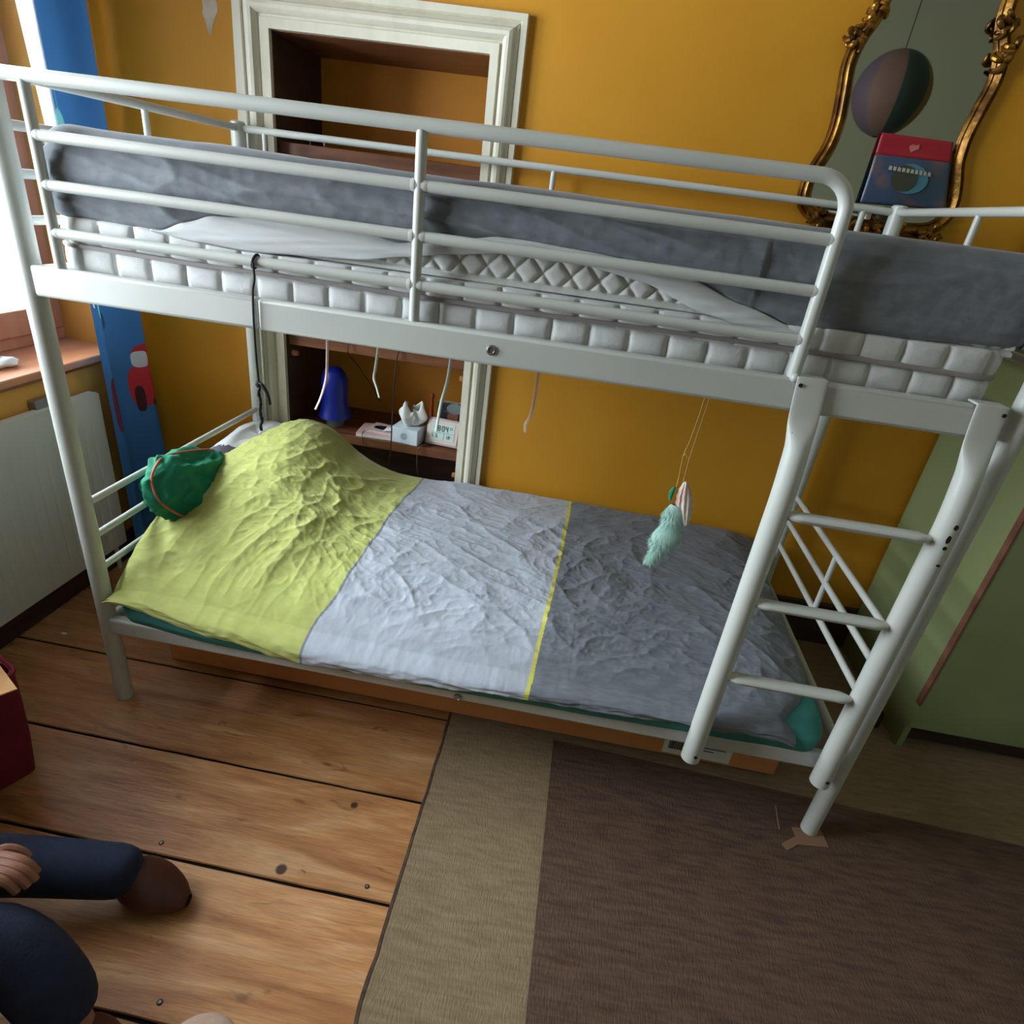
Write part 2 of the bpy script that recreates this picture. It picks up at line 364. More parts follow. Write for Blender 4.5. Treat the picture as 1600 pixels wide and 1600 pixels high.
# niche cupboard: case with shelves
case = thing('shelf_niche', 'dark brown built-in shelf cupboard with ochre back inside the cream surround', 'cupboard', ((NX0+NX1)/2, YB+.2, 0))
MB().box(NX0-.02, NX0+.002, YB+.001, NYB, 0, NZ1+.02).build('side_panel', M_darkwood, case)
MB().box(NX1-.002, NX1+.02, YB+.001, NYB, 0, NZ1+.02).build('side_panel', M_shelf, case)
MB().box(NX0, NX1, YB+.001, NYB, NZ1-.002, NZ1+.02).build('top_panel', M_shelf, case)
bkp = MB().box(NX0-.02, NX1+.02, NYB, NYB+.02, .50, NZ1+.02).build('back_panel', M_nicheback, case); bkp['label'] = 'ochre painted back panel'
MB().box(NX0, NX1, YB+.10, YB+.12, .0, .50).build('lower_shade_panel', M_darkwood, case)  # dark wood panel added as shading below the lower shelf
for z0, z1 in ((1.504, 1.556), (.892, .932), (.527, .564)):
    MB().box(NX0, NX1, YB+.018, NYB, z0, z1).build('shelf', M_shelf, case, bevel=.003)
for x, z in ((NX1-.012, .455), (NX1-.012, .855), (NX0+.012, .855), (NX0+.012, 1.47)):
    MB().lathe([(.0, -.012), (.011, -.012), (.012, 0), (.008, .012), (0, .012)], (x, YB+.045, z), 12, Matrix.Rotation(PI/2, 3, 'Y')).build('shelf_peg', M_sill, case)
mm = MB().tube([(.20, YB+.02, 1.556), (.20, YB+.02, 1.578), (.245, YB+.02, 1.575), (.25, YB+.02, 1.557)], .0022, 8); mm.build('latch', M_steel, case)

# carpet and rug
car = MB()
ne = 90; e0 = len(car.v)
def edge_x(y): return .978+.004*nz(y*14, 5)+.002*nz(y*60, 2)
for i in range(ne+1):
    y = lerp(YF+.01, .93, i/ne); car.v += [Vector((edge_x(y), y, 0.0005)), Vector((edge_x(y)+.001, y, .0045)), Vector((XR-.01, y, .0045))]
for i in range(ne):
    q = i*3; car.face(q, q+3, q+4, q+1); car.face(q+1, q+4, q+5, q+2)
cpt = car.build('carpet', M_carpet, fix=False); tag(cpt, 'flat tan woven carpet lying between floorboards and brown rug', 'carpet')
fr = MB()
for i in range(ne+1):
    y = lerp(YF+.01, .93, i/ne); w = .0085+.003*nz(y*25, 1)+.002*nz(y*90, 3); x = edge_x(y)
    fr.v += [Vector((x-w, y, .0006)), Vector((x-w*.8, y, .004)), Vector((x-.0003, y, .005)), Vector((x-.0002, y, .0006))]
for i in range(ne):
    for k in range(3): q = i*4+k; fr.face(q, q+4, q+5, q+1)
fe = fr.build('frayed_edge', M_fray, cpt, fix=False); fe['label'] = 'dark frayed carpet edge'
rg = MB()
def ry1(x): return .144-.055*(x-1.31)/1.35
for i in range(61):
    x = lerp(1.306, XR-.02, i/60); y1 = ry1(x)+.001*nz(x*20, 1)
    rg.v += [Vector((x, YF+.02, .0055)), Vector((x, YF+.02, .009)), Vector((x, y1, .009)), Vector((x, y1, .0055))]
for i in range(60):
    for k in range(3): q = i*4+k; rg.face(q, q+4, q+5, q+1)
rg.face(0, 1, 2, 3)
tag(rg.build('rug', M_rug, fix=False), 'large dark brown woven rug lying over the tan carpet', 'rug')

# ============================================================ BUNK BED
L, Wd, PH = 2.04, .885, 1.585
bed = thing('bunk_bed', 'white metal bunk bed standing against the ochre wall', 'bunk bed', (L/2, Wd/2, 0))
def T_(name, pts, r, mt=M_white, par=None, seg=16, **k): return MB().tube(pts, r, seg, **k).build(name, mt, par or bed)
for x in (0, L):
    for y in (0, Wd):
        T_('post', [(x, y, .0 if x == 0 else (.0117 if y == 0 else .0046)), (x, y, .8), (x, y, PH)], .0225, seg=24)
        MB().lathe([(.0, PH-.001), (.0225, PH), (.0225, PH+.004), (.018, PH+.008), (0, PH+.009)], (x, y, 0), 20).build('post_cap', M_white, bed)
for zt, zb in ((.305, .254), (1.231, 1.167)):
    for yy, s in ((-.0065, 1), (Wd+.0065, -1)):
        if zt > 1 and s == 1:
            MB().box(.016, .519, yy-.013, yy+.015, zb, zt).build('side_rail', M_white, bed, bevel=.007)
            MB().box(.521, 1.992, yy-.0145, yy+.015, zb, zt).build('side_rail', M_white, bed, bevel=.007)
        else: MB().box(.016, L-.016, yy-.013, yy+.015, zb, zt).build('side_rail', M_white, bed, bevel=.007)
    for x in (0, L): T_('end_rail', [(x, .02, zt-.02), (x, Wd-.02, zt-.02)], .014)
    for x in [.12+.15*i for i in range(13)]: MB().box(x-.02, x+.02, .0, Wd, zt-.025, zt-.012).build('slat', M_white, bed)
for x, z in ((1.013, 1.199), (1.018, .268)):
    bl = MB().lathe([(0, 0), (.0105, 0), (.0105, .003), (.007, .0045), (.006, .003), (0, .003)], (x, -.0205, z), 20, Matrix.Rotation(PI/2, 3, 'X')).build('bolt', M_steel, bed)
for x in (0, L):
    for z in (.650, .552, .452): T_('end_bar', [(x, .018, z), (x, Wd-.018, z)], .0095)
    T_('end_strut', [(x, Wd/2, .455), (x, Wd/2, .648)], .008)
    T_('end_top_bar', [(x, .018, 1.574), (x, Wd-.018, 1.574)], .0105)
    for z in (1.486, 1.40, 1.313): T_('end_bar', [(x, .018, z), (x, Wd-.018, z)], .0095)
    T_('end_strut', [(x, Wd/2, 1.313), (x, Wd/2, 1.57)], .008)
T_('back_rail', [(.018, Wd, 1.574), (L-.018, Wd, 1.574)], .0105)
for x in (.088, 1.016, 1.942): T_('back_strut', [(x, Wd, 1.225), (x, Wd, 1.572)], .0085)
for z in (1.486, 1.40, 1.313): T_('back_rail', [(.018, Wd, z), (L-.018, Wd, z)], .0085)
gd = bpy.data.objects.new('guard_rail', None); C.objects.link(gd); gd.parent = bed; gd.location = Vector((.84, -.006, 1.231))-bed.location
GY = -.006
arc = [(1.545+.055*math.sin(a), GY, 1.515+.055*math.cos(a)) for a in [PI/2*k/10 for k in range(11)]]
T_('guard_top_bar', [(.0, GY, 1.570), (.3, GY, 1.570)]+arc+[(1.602, GY, 1.4), (1.604, GY, 1.22)], .0125, par=gd, seg=18)
for x in (.079, .847): T_('stile', [(x, GY, 1.229), (x, GY, 1.562)], .0105, par=gd)
for z in (1.474, 1.388, 1.300):
    for a, b in ((.082, .843), (.851, 1.600)):
        T_('guard_bar', [(a, GY, z), (b, GY, z)], .0105, par=gd)
        for xx in (a+.009, b-.009): MB().lathe([(.0112, -.003), (.0112, 0.003), (.0106, .005)] if xx < (a+b)/2 else [(.0106, -.005), (.0112, -.003), (.0112, .003)], (xx-(.002 if xx < (a+b)/2 else -.002), GY, z), 14, Matrix.Rotation(PI/2, 3, 'Y')).build('weld', M_white, gd)
MB().ball((1.604, GY-.012, 1.232), .009, 12, 8).build('guard_bolt', M_white, gd)

# ladder
lad = thing('ladder', 'white metal ladder with three rungs hooked onto the right end of the upper bunk', 'ladder', (1.795, -.06, .25))
LY = -.051
for xc, xt in ((1.645, 1.635), (1.974, 1.9655)):
    m = MB(); lev = []
    for z in (.245, .5, .8, .98, 1.0, 1.02, 1.04, 1.065): lev.append((z, 0))
    for k in range(1, 9): lev.append((1.065+.10*k/8, (k/8)**1.0*.5*(1-math.cos(PI*k/8))*1.0 if k < 8 else 1))
    lev += [(1.18, 1), (1.20, 1), (1.22, 1), (1.237, 1)]
    seg = 28; b = 0
    for z, t in lev:
        t = t*t*(3-2*t) if t < 1 else 1
        hx = lerp(.0240, .0290, t); hy = lerp(.0240, .0028, t); cx = lerp(xc, xt, max(0, min(1, (z-1.10)/.137))); ty = max(0, min(1, (z-.98)/.25)); cy = lerp(LY, -.0265, ty*ty*(3-2*ty))
        for k in range(seg):
            a = 2*PI*k/seg; ex = math.copysign(abs(math.cos(a))**lerp(1, .5, t), math.cos(a)); ey = math.copysign(abs(math.sin(a))**lerp(1, .5, t), math.sin(a))
            m.v.append(Vector((cx+hx*ex, cy+hy*ey, z)))
    for j in range(len(lev)-1):
        for k in range(seg): m.face(j*seg+k, j*seg+(k+1) % seg, (j+1)*seg+(k+1) % seg, (j+1)*seg+k)
    m.face(*range(seg)); m.face(*[(len(lev)-1)*seg+k for k in range(seg)][::-1])
    st = m.build('stringer', M_ladder, lad)
    MB().box(xt-.0285, xt+.0285, -.029, .008, 1.2325, 1.2375).build('hook', M_ladder, st, bevel=.002)
    MB().lathe([(0, 0), (.0045, 0), (.0045, .002), (0, .002)], (xc+.004, LY-.0240, .272), 14, Matrix.Rotation(PI/2, 3, 'X')).build('screw_hole', M_ink, st)
    MB().lathe([(0, 0), (.004, 0), (.004, .002), (0, .002)], (xt+(.0 if xt < 1.8 else .024)-(.02 if xt < 1.8 else 0), -.0295, 1.222), 14, Matrix.Rotation(PI/2, 3, 'X')).build('screw_hole', M_ink, st)
for z in (.962, .742, .527):
    m = MB(); nseg = 14
    def rung(u, v, z=z):
        a = 2*PI*u; e = min(1, min(v, 1-v)*14); wdt = .021*(.35+.65*e)
        x = lerp(1.655, 1.952, v); y0 = LY-.004
        return (x, y0+wdt*math.cos(a), z+.0115*math.sin(a)*(.5+.5*e)+.35*wdt*math.cos(a)*-.35)
    m.grid(18, 24, rung, closeu=True); m.build('rung', M_ladder, lad)
# worn dark chips on the right stringer
for dx, z, h in ((.0, 1.003, .012), (-.003, .975, .02), (-.002, .955, .01), (.002, .915, .006)):
    pts = []
    for k in range(12):
        a = 2*PI*k/12; r = 1+.4*nz(k*3.1, z*9); px = 1.975+dx+.0045*r*math.cos(a); pts.append((px, LY-.0232, z+h/2*r*math.sin(a)))
    MB().prism(pts, (0, -.0012, 0)).build('paint_chip', M_ink, lad)

# ============================================================ UPPER BEDDING
def rbox_ring(x0, x1, y0, y1, r, n):
    P = []
    for cx, cy, a0 in ((x1-r, y1-r, 0), (x0+r, y1-r, PI/2), (x0+r, y0+r, PI), (x1-r, y0+r, 1.5*PI)):
        for k in range(n): a = a0+PI/2*k/(n-1); P.append((cx+r*math.cos(a), cy+r*math.sin(a), math.cos(a), math.sin(a)))
    return P
def dense(P, step):
    out = []
    for i in range(len(P)):
        a = P[i]; b = P[(i+1) % len(P)]; d = math.hypot(b[0]-a[0], b[1]-a[1]); n = max(1, int(d/step))
        for k in range(n): t = k/n; out.append(tuple(lerp(a[j], b[j], t) for j in range(4)))
    return out
UM = thing('mattress', 'white quilted mattress with grey piping on the upper bunk', 'mattress', (1.02, .45, 1.232), None)
ring = dense(rbox_ring(.055, 1.985, .024, .862, .05, 8), .0045)
s0 = 0; arcs = []
for i, p in enumerate(ring):
    arcs.append(s0); q = ring[(i+1) % len(ring)]; s0 += math.hypot(q[0]-p[0], q[1]-p[1])
m = MB(); nr = len(ring); ZS = [k/26 for k in range(27)]; z0, z1 = 1.222, 1.338
def mz1(x): return pw([(.05, 1.336), (.25, 1.333), (.45, 1.317), (1.45, 1.317), (1.65, 1.328), (1.99, 1.330)], x)
for t in ZS:
    for p, ar in zip(ring, arcs):
        row = 0 if t < .5 else 1; tt = (t*2) % 1 if t < 1 else 1
        u = ((ar+(.03 if row else 0))/.078) % 1
        ds = min(u, 1-u)*.078; d = (.007*(1-math.exp(-(ds/.0045)**1.3))+.003*math.sin(PI*u))*(math.sin(PI*tt)**.35 if 0 < tt < 1 else 0)
        edge = -.012 if t in (0, 1) else 0
        m.v.append(Vector((p[0]+p[2]*(d+edge)+.001*nz(ar*30, t*5), p[1]+p[3]*(d+edge)+.0012*nz(ar*30, t*5, 2), lerp(z0, mz1(p[0]), t)+.002*nz(ar*5, t))))
for j in range(len(ZS)-1):
    for i in range(nr): m.face(j*nr+i, j*nr+(i+1) % nr, (j+1)*nr+(i+1) % nr, (j+1)*nr+i)
m.face(*range(nr)); m.face(*[(len(ZS)-1)*nr+i for i in range(nr)][::-1])
m.build('mattress_cover', M_matt, UM, sharp=60)
pr = rbox_ring(.049, 1.991, .016, .869, .056, 8)
pz = lambda x: 1.277+.002*math.sin(x*5)-.004*math.exp(-((x-.35)/.2)**2)
m = MB()
for i, p in enumerate(dense(pr, .02)):
    for dx, dz in ((-.004, -.0055), (.0025, -.004), (.0035, 0), (.0025, .004), (-.004, .0055)): m.v.append(Vector((p[0]+p[2]*dx, p[1]+p[3]*dx, pz(p[0])+dz)))
n = len(m.v)//5
for i in range(n):
    for k in range(4): m.face(i*5+k, ((i+1) % n)*5+k, ((i+1) % n)*5+k+1, i*5+k+1)
m.build('piping', M_piping, UM)

# thick mattress topper with diamond quilted pad
TP = thing('mattress_topper', 'thick upper mattress with a diamond quilted white pad wrapped in a grey sheet', 'mattress', (1.03, .45, 1.338))
m = MB()
def pad(u, v):
    x = lerp(.09, 1.99, u); z = lerp(1.318, 1.42, v)
    a = (x/.056+z/.060) % 1; b = (x/.056-z/.060) % 1; a = min(a, 1-a); b = min(b, 1-b)
    d = .0075*(1-math.exp(-(a/.10)**1.2))*(1-math.exp(-(b/.10)**1.2))
    d = .007 if z < 1.327 else (0 if z < 1.3295 else d)
    return (x, .036-d+.0007*nz(x*60, z*60), z-.0)
m.grid(900, 46, pad); m.build('quilted_pad', M_pad, TP, fix=False, sharp=180)
core = MB().box(.09, 1.985, .04, .85, 1.338, 1.47).build('core', M_pad, TP, bevel=.02)
# grey fitted sheet over it
zgt = [(.06, 1.335), (.12, 1.331), (.30, 1.327), (.36, 1.350), (.42, 1.368), (.575, 1.379), (.72, 1.380), (.80, 1.366), (.86, 1.376), (1.02, 1.404), (1.19, 1.398), (1.36, 1.378), (1.48, 1.342), (1.59, 1.313), (1.75, 1.325), (1.98, 1.335)]
def sag(x): return .003*math.sin(x*7)
FS = thing('fitted_sheet', 'dark grey fitted sheet pulled over the upper bunk mattress, hem riding up', 'sheet', (1.03, .45, 1.49))
m = MB(); NXs = 380; prof_n = 40
def sheet(u, v):
    x = lerp(.055, 2.005, u); zb = pw(zgt, x); top = pw([(0, 1.499), (.7, 1.499), (1.2, 1.491), (2.0, 1.497)], x)+.004*nz(x*2.2, 4)
    # end rounding
    e = min((x-.055), (2.005-x)); ez = 0 if e > .05 else (1-math.sqrt(max(0, 1-(1-e/.05)**2)))*.045
    if v < .55:
        t = v/.55; z = lerp(zb, top-.03-ez*.6, t)
        bul = .011*math.sin(PI*t)**.6
        fold = .007*max(0, 1-3*abs(nz(x*1.6-z*9, z*11+x*2.4)))**2*(1 if x < 1.5 else .35)+.004*max(0, 1-3*abs(nz(x*4+z*22, x*3, 3)))**2*(1 if x < 1.5 else .3)+.0012*nz(x*40, z*40)
        y = .022-bul*.8-fold+.02*(ez/.045)+.002
        if t < .03: y += .004
    else:
        t = (v-.55)/.45; a = min(t/.12, 1)*PI/2
        if t < .12: y = .024+.03*(1-math.cos(a))+.02*(ez/.045); z = top-.03-ez*.6+.03*math.sin(a)
        else:
            tt = (t-.12)/.88; y = lerp(.054, .872, tt); z = top-ez*.6+.006*nz(x*5, y*5)-.03*max(0, (tt-.93)/.07)
    return (x, y, z)
m.grid(NXs, 70, sheet)
# left end and right end skirts
for xe, sg in ((.055, -1), (2.005, 1)):
    def endp(u, v, xe=xe, sg=sg):
        y = lerp(.03, .872, u); z = lerp(1.335+.012*nz(y*6, xe), 1.458, v); return (xe+sg*(.006*math.sin(PI*v)+.006*nz(y*9, z*9, 1)), y, z)
    m.grid(60, 14, endp)
fs = m.build('cover', M_grey, FS, fix=False, sharp=180)
fs.modifiers.new('s', 'SOLIDIFY').thickness = .0015
# white flap: turned back part of the sheet
zwt = [(.277, 1.3275), (.38, 1.318), (.49, 1.314), (.613, 1.321), (.72, 1.328), (.825, 1.347), (.902, 1.362), (1.028, 1.378), (1.153, 1.379), (1.28, 1.362), (1.415, 1.320), (1.55, 1.292), (1.60, 1.300)]
m = MB()
def flap(u, v):
    x = lerp(.28, 1.62, u); a = pw(zgt, x)+.004; b = pw(zwt, x); b = min(b, a-.001)
    z = lerp(b, a, v); f = .006*math.sin(PI*v)+.004*nz(x*5+z*30, z*50, 1)+.003*abs(nz(x*9-z*60, z*20, 7))
    return (x, .020-f-.002, z)
m.grid(260, 18, flap); fo = m.build('turned_hem', M_flap, FS, fix=False, sharp=180); fo['label'] = 'white turned-back hem of the sheet'
fo.modifiers.new('s', 'SOLIDIFY').thickness = .001

# ============================================================ LOWER BEDDING
LM = thing('mattress', 'lower bunk mattress in a teal fitted sheet under the duvet', 'mattress', (1.0, .45, .30))
m = MB()
bulg = [(.03, -.004), (.14, .004), (.35, .022), (.6, .028), (1.0, .026), (1.4, .016), (1.7, .008), (1.98, .004)]
def lm(u, v):
    x = lerp(.035, 1.975, u); e = min(x-.035, 1.975-x); k = 1-math.sqrt(max(0, 1-max(0, 1-e/.06)**2)); k = min(k, 1)
    bg_ = pw(bulg, x)
    P = [(.03, .285), (-.012-bg_, .300), (-.022-bg_, .325), (-.02-bg_*.6, .35), (-.008, .368), (.03, .382), (.12, .386), (.85, .386), (.9, .38), (.915, .36), (.915, .30)]
    q = v*(len(P)-1); i = min(int(q), len(P)-2); t = q-i; y = lerp(P[i][0], P[i+1][0], t); z = lerp(P[i][1], P[i+1][1], t)
    y = lerp(y, lerp(y, .45, .14), k); z = lerp(z, .345+(z-.345)*.55, k)
    return (x, y+.002*nz(x*6, z*9), z+.0015*nz(x*8, y*8))
m.grid(200, 60, lm)
lmo = m.build('teal_cover', M_teal, LM, fix=False, sharp=180); 
MB().box(.05, 1.965, .02, .90, .305, .375).build('core', M_pad, LM, bevel=.03)

# duvet
XS = [.03, .15, .3, .45, .6, .9, 1.25, 1.6, 1.85, 1.98]; YS = [0, .15, .3, .5, .7, .85, .93]
HH = [[.415, .50, .555, .60, .61, .57, .53], [.425, .505, .575, .625, .665, .655, .61], [.42, .505, .575, .63, .675, .635, .555], [.41, .495, .545, .565, .57, .53, .49],
      [.40, .465, .495, .505, .495, .475, .462], [.39, .445, .47, .48, .48, .475, .472], [.39, .445, .46, .468, .472, .472, .47],
      [.39, .435, .45, .458, .465, .467, .466], [.398, .43, .438, .445, .455, .462, .458], [.36, .39, .40, .41, .42, .43, .44]]
def cub(a, b, c, d, t): return .5*((2*b)+(c-a)*t+(2*a-5*b+4*c-d)*t*t+(3*b-a-3*c+d)*t**3)
def interp(X, V, x):
    x = max(X[0], min(X[-1], x)); i = 0
    while i < len(X)-2 and x > X[i+1]: i += 1
    t = (x-X[i])/(X[i+1]-X[i]); g = lambda k: V[max(0, min(len(V)-1, k))]
    return cub(g(i-1), g(i), g(i+1), g(i+2), t)
def H(x, y): return interp(XS, [interp(YS, r, y) for r in HH], x)
def ridge(v): return 1-abs(v)*2
def wr(x, y):
    # long shallow folds and a mesh of creases
    wx = x+.10*nz(x*2.3, y*2.3, 1); wy = y+.10*nz(x*2.3, y*2.3, 5)
    def crest(v, p=2.2): return max(0, 1-abs(v)*2.3)**p
    f = 0
    gl = 1/(1+math.exp((x-.62)/.05)); g = 1-gl
    a = math.exp(-((y-.20)/.24)**2)
    f += gl*.015*a*crest(nz(wx*7.5-wy*1.8, wy*.9, 2), 1.4)
    f += .016*math.exp(-((x-.50)/.20)**2-((y-.50)/.26)**2)*crest(nz(wx*5+wy*3, wy*12-wx*7, 6))
    f += g*.011*crest(nz(wx*3.6+wy*2.6, wy*5-wx*2.6, 8), 1.6)*(1.15 if x < 1.3 else 1)
    f += g*.008*crest(nz(wx*3.0-wy*4.0, wy*9+wx*4.5, 12))
    f += .0055*crest(nz(wx*7+wy*5, wy*15-wx*5, 3))
    f += .0045*crest(nz(wx*15-wy*4, wy*8+wx*5, 14))*gl
    f += .0030*crest(nz(wx*16-wy*7, wy*30+wx*6, 4))
    f += .0016*crest(nz(wx*42+wy*20, wy*48-wx*16, 5), 1.2)
    flat = math.exp(-((x-1.3)/.9)**2-((y-.92)/.22)**2)   # smoother by the wall
    return (f*(.62 if y > .10 else .15+.47*y/.10)-.006)*(1-.5*flat)
hem = [(.03, .368), (.07, .352), (.3, .322), (.6, .292), (.9, .296), (1.2, .308), (1.67, .315), (1.80, .318), (1.89, .322), (1.98, .36)]
DV = thing('duvet', 'rumpled duvet in yellow-green, pale grey and dark grey blocks on the lower bunk', 'duvet', (1.0, .45, .47))
NXd, NF, NT = 760, 34, 370
def xl(y): return .03 if y < .5 else .03+.23*((y-.5)/.42)**1.0
def xr(y): return 1.985-.10*math.exp(-(max(0, y+.02)/.10)**2)
pts = {}
def dv(i, j):
    if j < NF: y_ = 0; q = j/NF
    else: y_ = .925*((j-NF)/(NT)); q = 1
    u = i/(NXd-1); a = xl(y_); b = xr(y_ if j >= NF else -.02+.02*q); x = lerp(a, b, u)
    if j >= NF:
        y = y_; z = H(x, y)+wr(x, y)
        # round over at front
        z -= .05*max(0, 1-y/.05)**2*.25
    else:
        z0_ = pw(hem, x)+.026+.004*nz(x*11, 2)+.003*nz(x*31, 3); zt_ = H(x, 0)+wr(x, 0)-.0125
        z = lerp(z0_, zt_, q**.85); bulge = pw(bulg, x)
        y = -(.029+max(0, bulge)*.9)*(1-q**3)-.010*math.sin(PI*q)-.008*max(0, 1-2.3*abs(nz(x*6+q*2.2, q*1.2, 21)))*(1-q)+.004*nz(x*26, q*6, 8)*(1-q)
    # edges turn down
    el = (x-a)
    if el < .04: z -= .035*(1-el/.04)**2*(.5 if y_ < .4 else 1)
    er = b-x
    if er < .05: z -= .05*(1-er/.05)**2*(.25 if j < NF else 1)
    if y_ > .89: z -= .02*((y_-.89)/.035)**2
    return Vector((x, y, z))
m = MB()
for j in range(NF+NT+1):
    for i in range(NXd): m.v.append(dv(i, j))
def bx(y): return pw([(-.1, .597), (0, .60), (.12, .64), (.3, .655), (.5, .66), (.95, .665)], y)
def by(y): return pw([(-.1, 1.196), (0, 1.205), (.3, 1.225), (.6, 1.238), (.95, 1.246)], y)
def wave(y): return .004*nz(y*6, 3)
for j in range(NF+NT):
    for i in range(NXd-1):
        q = j*NXd+i; c = (m.v[q]+m.v[q+NXd+1])/2
        B1 = bx(c.y)+wave(c.y); B2 = by(c.y)+wave(c.y+3)
        m.mi = 0 if c.x < B1-.0035 else (3 if c.x < B1+.0035 else (1 if c.x < B2-.0055 else (4 if c.x < B2+.0055 else 2)))
        m.face(q, q+1, q+NXd+1, q+NXd)
M_lime = mat('lime_cotton', (186, 189, 110), .85, col2=(178, 182, 98), scale=25, stretch=(1, 3, 1), bump=.5, bscale=45, sheen=.1)
M_pale = mat('pale_grey_cotton', (176, 180, 190), .85, col2=(166, 170, 182), scale=25, stretch=(3, 1, 1), bump=.5, bscale=45, sheen=.1)
M_dark = mat('dark_grey_cotton', (120, 123, 131), .85, col2=(106, 109, 118), scale=22, stretch=(1, 5, 1), bump=.55, bscale=40, bstretch=(.6, 1.6, 1), sheen=.1)
M_pipe1 = mat('grey_seam', (122, 124, 134), .8); M_pipe2 = mat('yellow_stripe', (206, 200, 92), .8)
dvo = m.build('duvet_cover', [M_lime, M_pale, M_dark, M_pipe1, M_pipe2], DV, fix=False, sharp=180)
sm = dvo.modifiers.new('s', 'SOLIDIFY'); sm.thickness = .006; sm.offset = -1

# pillows at the head end
def cushion(c, r, T, amp, seed, nu=64, nv=40, pw_=.45):
    m = MB(); b = 0; c = Vector(c)
    def f(u, v):
        th = PI*v; a = 2*PI*u
        cx = math.copysign(abs(math.cos(a))**pw_, math.cos(a)); cy = math.copysign(abs(math.sin(a))**pw_, math.sin(a))
        st = math.sin(th)**.75; p = Vector((cx*st*r[0], cy*st*r[1], math.cos(th)*r[2]*(1-.15*(cx*cx*cy*cy))))
        n = Vector((cx*st, cy*st, math.cos(th))).normalized()
        p += n*amp*(ridge(nz(p.x*14+seed, p.y*9, p.z*14))-.5)+n*amp*.45*max(0, 1-3*abs(nz(p.x*30+p.y*12, p.y*16+seed, p.z*30)))
        return c+(T @ p)
    m.grid(nu, nv, f, closeu=True)
    return m
PW = thing('pillow', 'white pillow with a dark plum patch at the head of the lower bunk', 'pillow', (.06, .72, .45))
Tp = Matrix.Rotation(.05, 3, 'X') @ Matrix.Rotation(.12, 3, 'Y')
pm = cushion((.085, .71, .540), (.135, .225, .075), Tp, .006, 3)
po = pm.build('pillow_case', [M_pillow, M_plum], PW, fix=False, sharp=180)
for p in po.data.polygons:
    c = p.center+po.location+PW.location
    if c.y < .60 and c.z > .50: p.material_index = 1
GC = thing('pillow', 'emerald green pillow with coral piping squeezed between the end bars', 'pillow', (.0, .33, .5))
Tg = Matrix.Rotation(-.28, 3, 'X') @ Matrix.Rotation(1.15, 3, 'Y')
gm = cushion((.068, .355, .572), (.098, .205, .055), Tg, .020, 9, 90, 60, .7)
gm.build('pillow_case', M_dgreen, GC, fix=False, sharp=180)
gp = []
for k in range(60):
    a = 2*PI*k/60; cx = math.copysign(abs(math.cos(a))**.7, math.cos(a)); cy = math.copysign(abs(math.sin(a))**.7, math.sin(a))
    gp.append(Vector((.068, .355, .572))+Tg @ Vector((cx*.098, cy*.205, .018+.006*math.sin(a*5))))
MB().tube(gp, .0035, 8, closed=True).build('coral_piping', M_coral, GC)

# ============================================================ BOX UNDER THE BED
bxo = thing('storage_box', 'long flat orange-brown cardboard box pushed under the lower bunk', 'box', (1.0, .45, 0))
MB().box(.035, 1.985, .172, .80, .001 if False else .009, .13).build('carton', M_card, bxo, bevel=.004)
lb = MB().box(1.64, 1.845, .1705, .1715, .02, .098).build('shipping_label', M_paper, bxo)
m = MB(); x = 1.655; rnd = random.Random(3)
while x < 1.715: w = rnd.choice((.0012, .002, .003)); m.box(x, x+w, .1695, .1702, .04, .085); x += w+rnd.choice((.0012, .002))
for z, a in ((.083, .1), (.075, .085), (.067, .095), (.055, .06)): m.box(1.73, 1.73+a, .1695, .1702, z-.0015, z+.0015)
m.build('label_print', M_ink, lb)

# ============================================================ RADIATOR, CURTAIN, SILL THINGS
rad = thing('radiator', 'white panel radiator with vertical grooves below the window', 'radiator', (-.46, -.1, .1))
m = MB(); y0, y1, zz0, zz1 = -.95, .635, .105, .705; xf = -.449
m2 = MB(); NYr = 420
def rp(u, v):
    y = lerp(y0, y1, u); z = lerp(zz0, zz1, v); d = 0
    if zz0+.045 < z < zz1-.085 and y < y1-.05:
        k = ((y-y0)/.042) % 1; d = .0045*math.exp(-((k-.5)/.085)**2)
    return (xf-d, y, z)
m2.grid(NYr, 60, rp); m2.build('front_panel', M_rad, rad, fix=False, sharp=60)
MB().box(xf-.035, xf-.006, y0, y1, zz0, zz1).build('body_panel', M_rad, rad, bevel=.004)
m = MB()
m.box(xf-.036, xf-.002, y0+.01, y1-.004, zz1-.006, zz1+.003)
m.build('top_grille', M_rad, rad)
MB().box(-.499, -.47, .40, .50, zz1-.01, zz1+.03).build('bracket', M_steel, rad, bevel=.002)
MB().tube([(-.47, .60, .12), (-.47, .60, .0)], .008, 10).build('pipe', M_rad, rad)

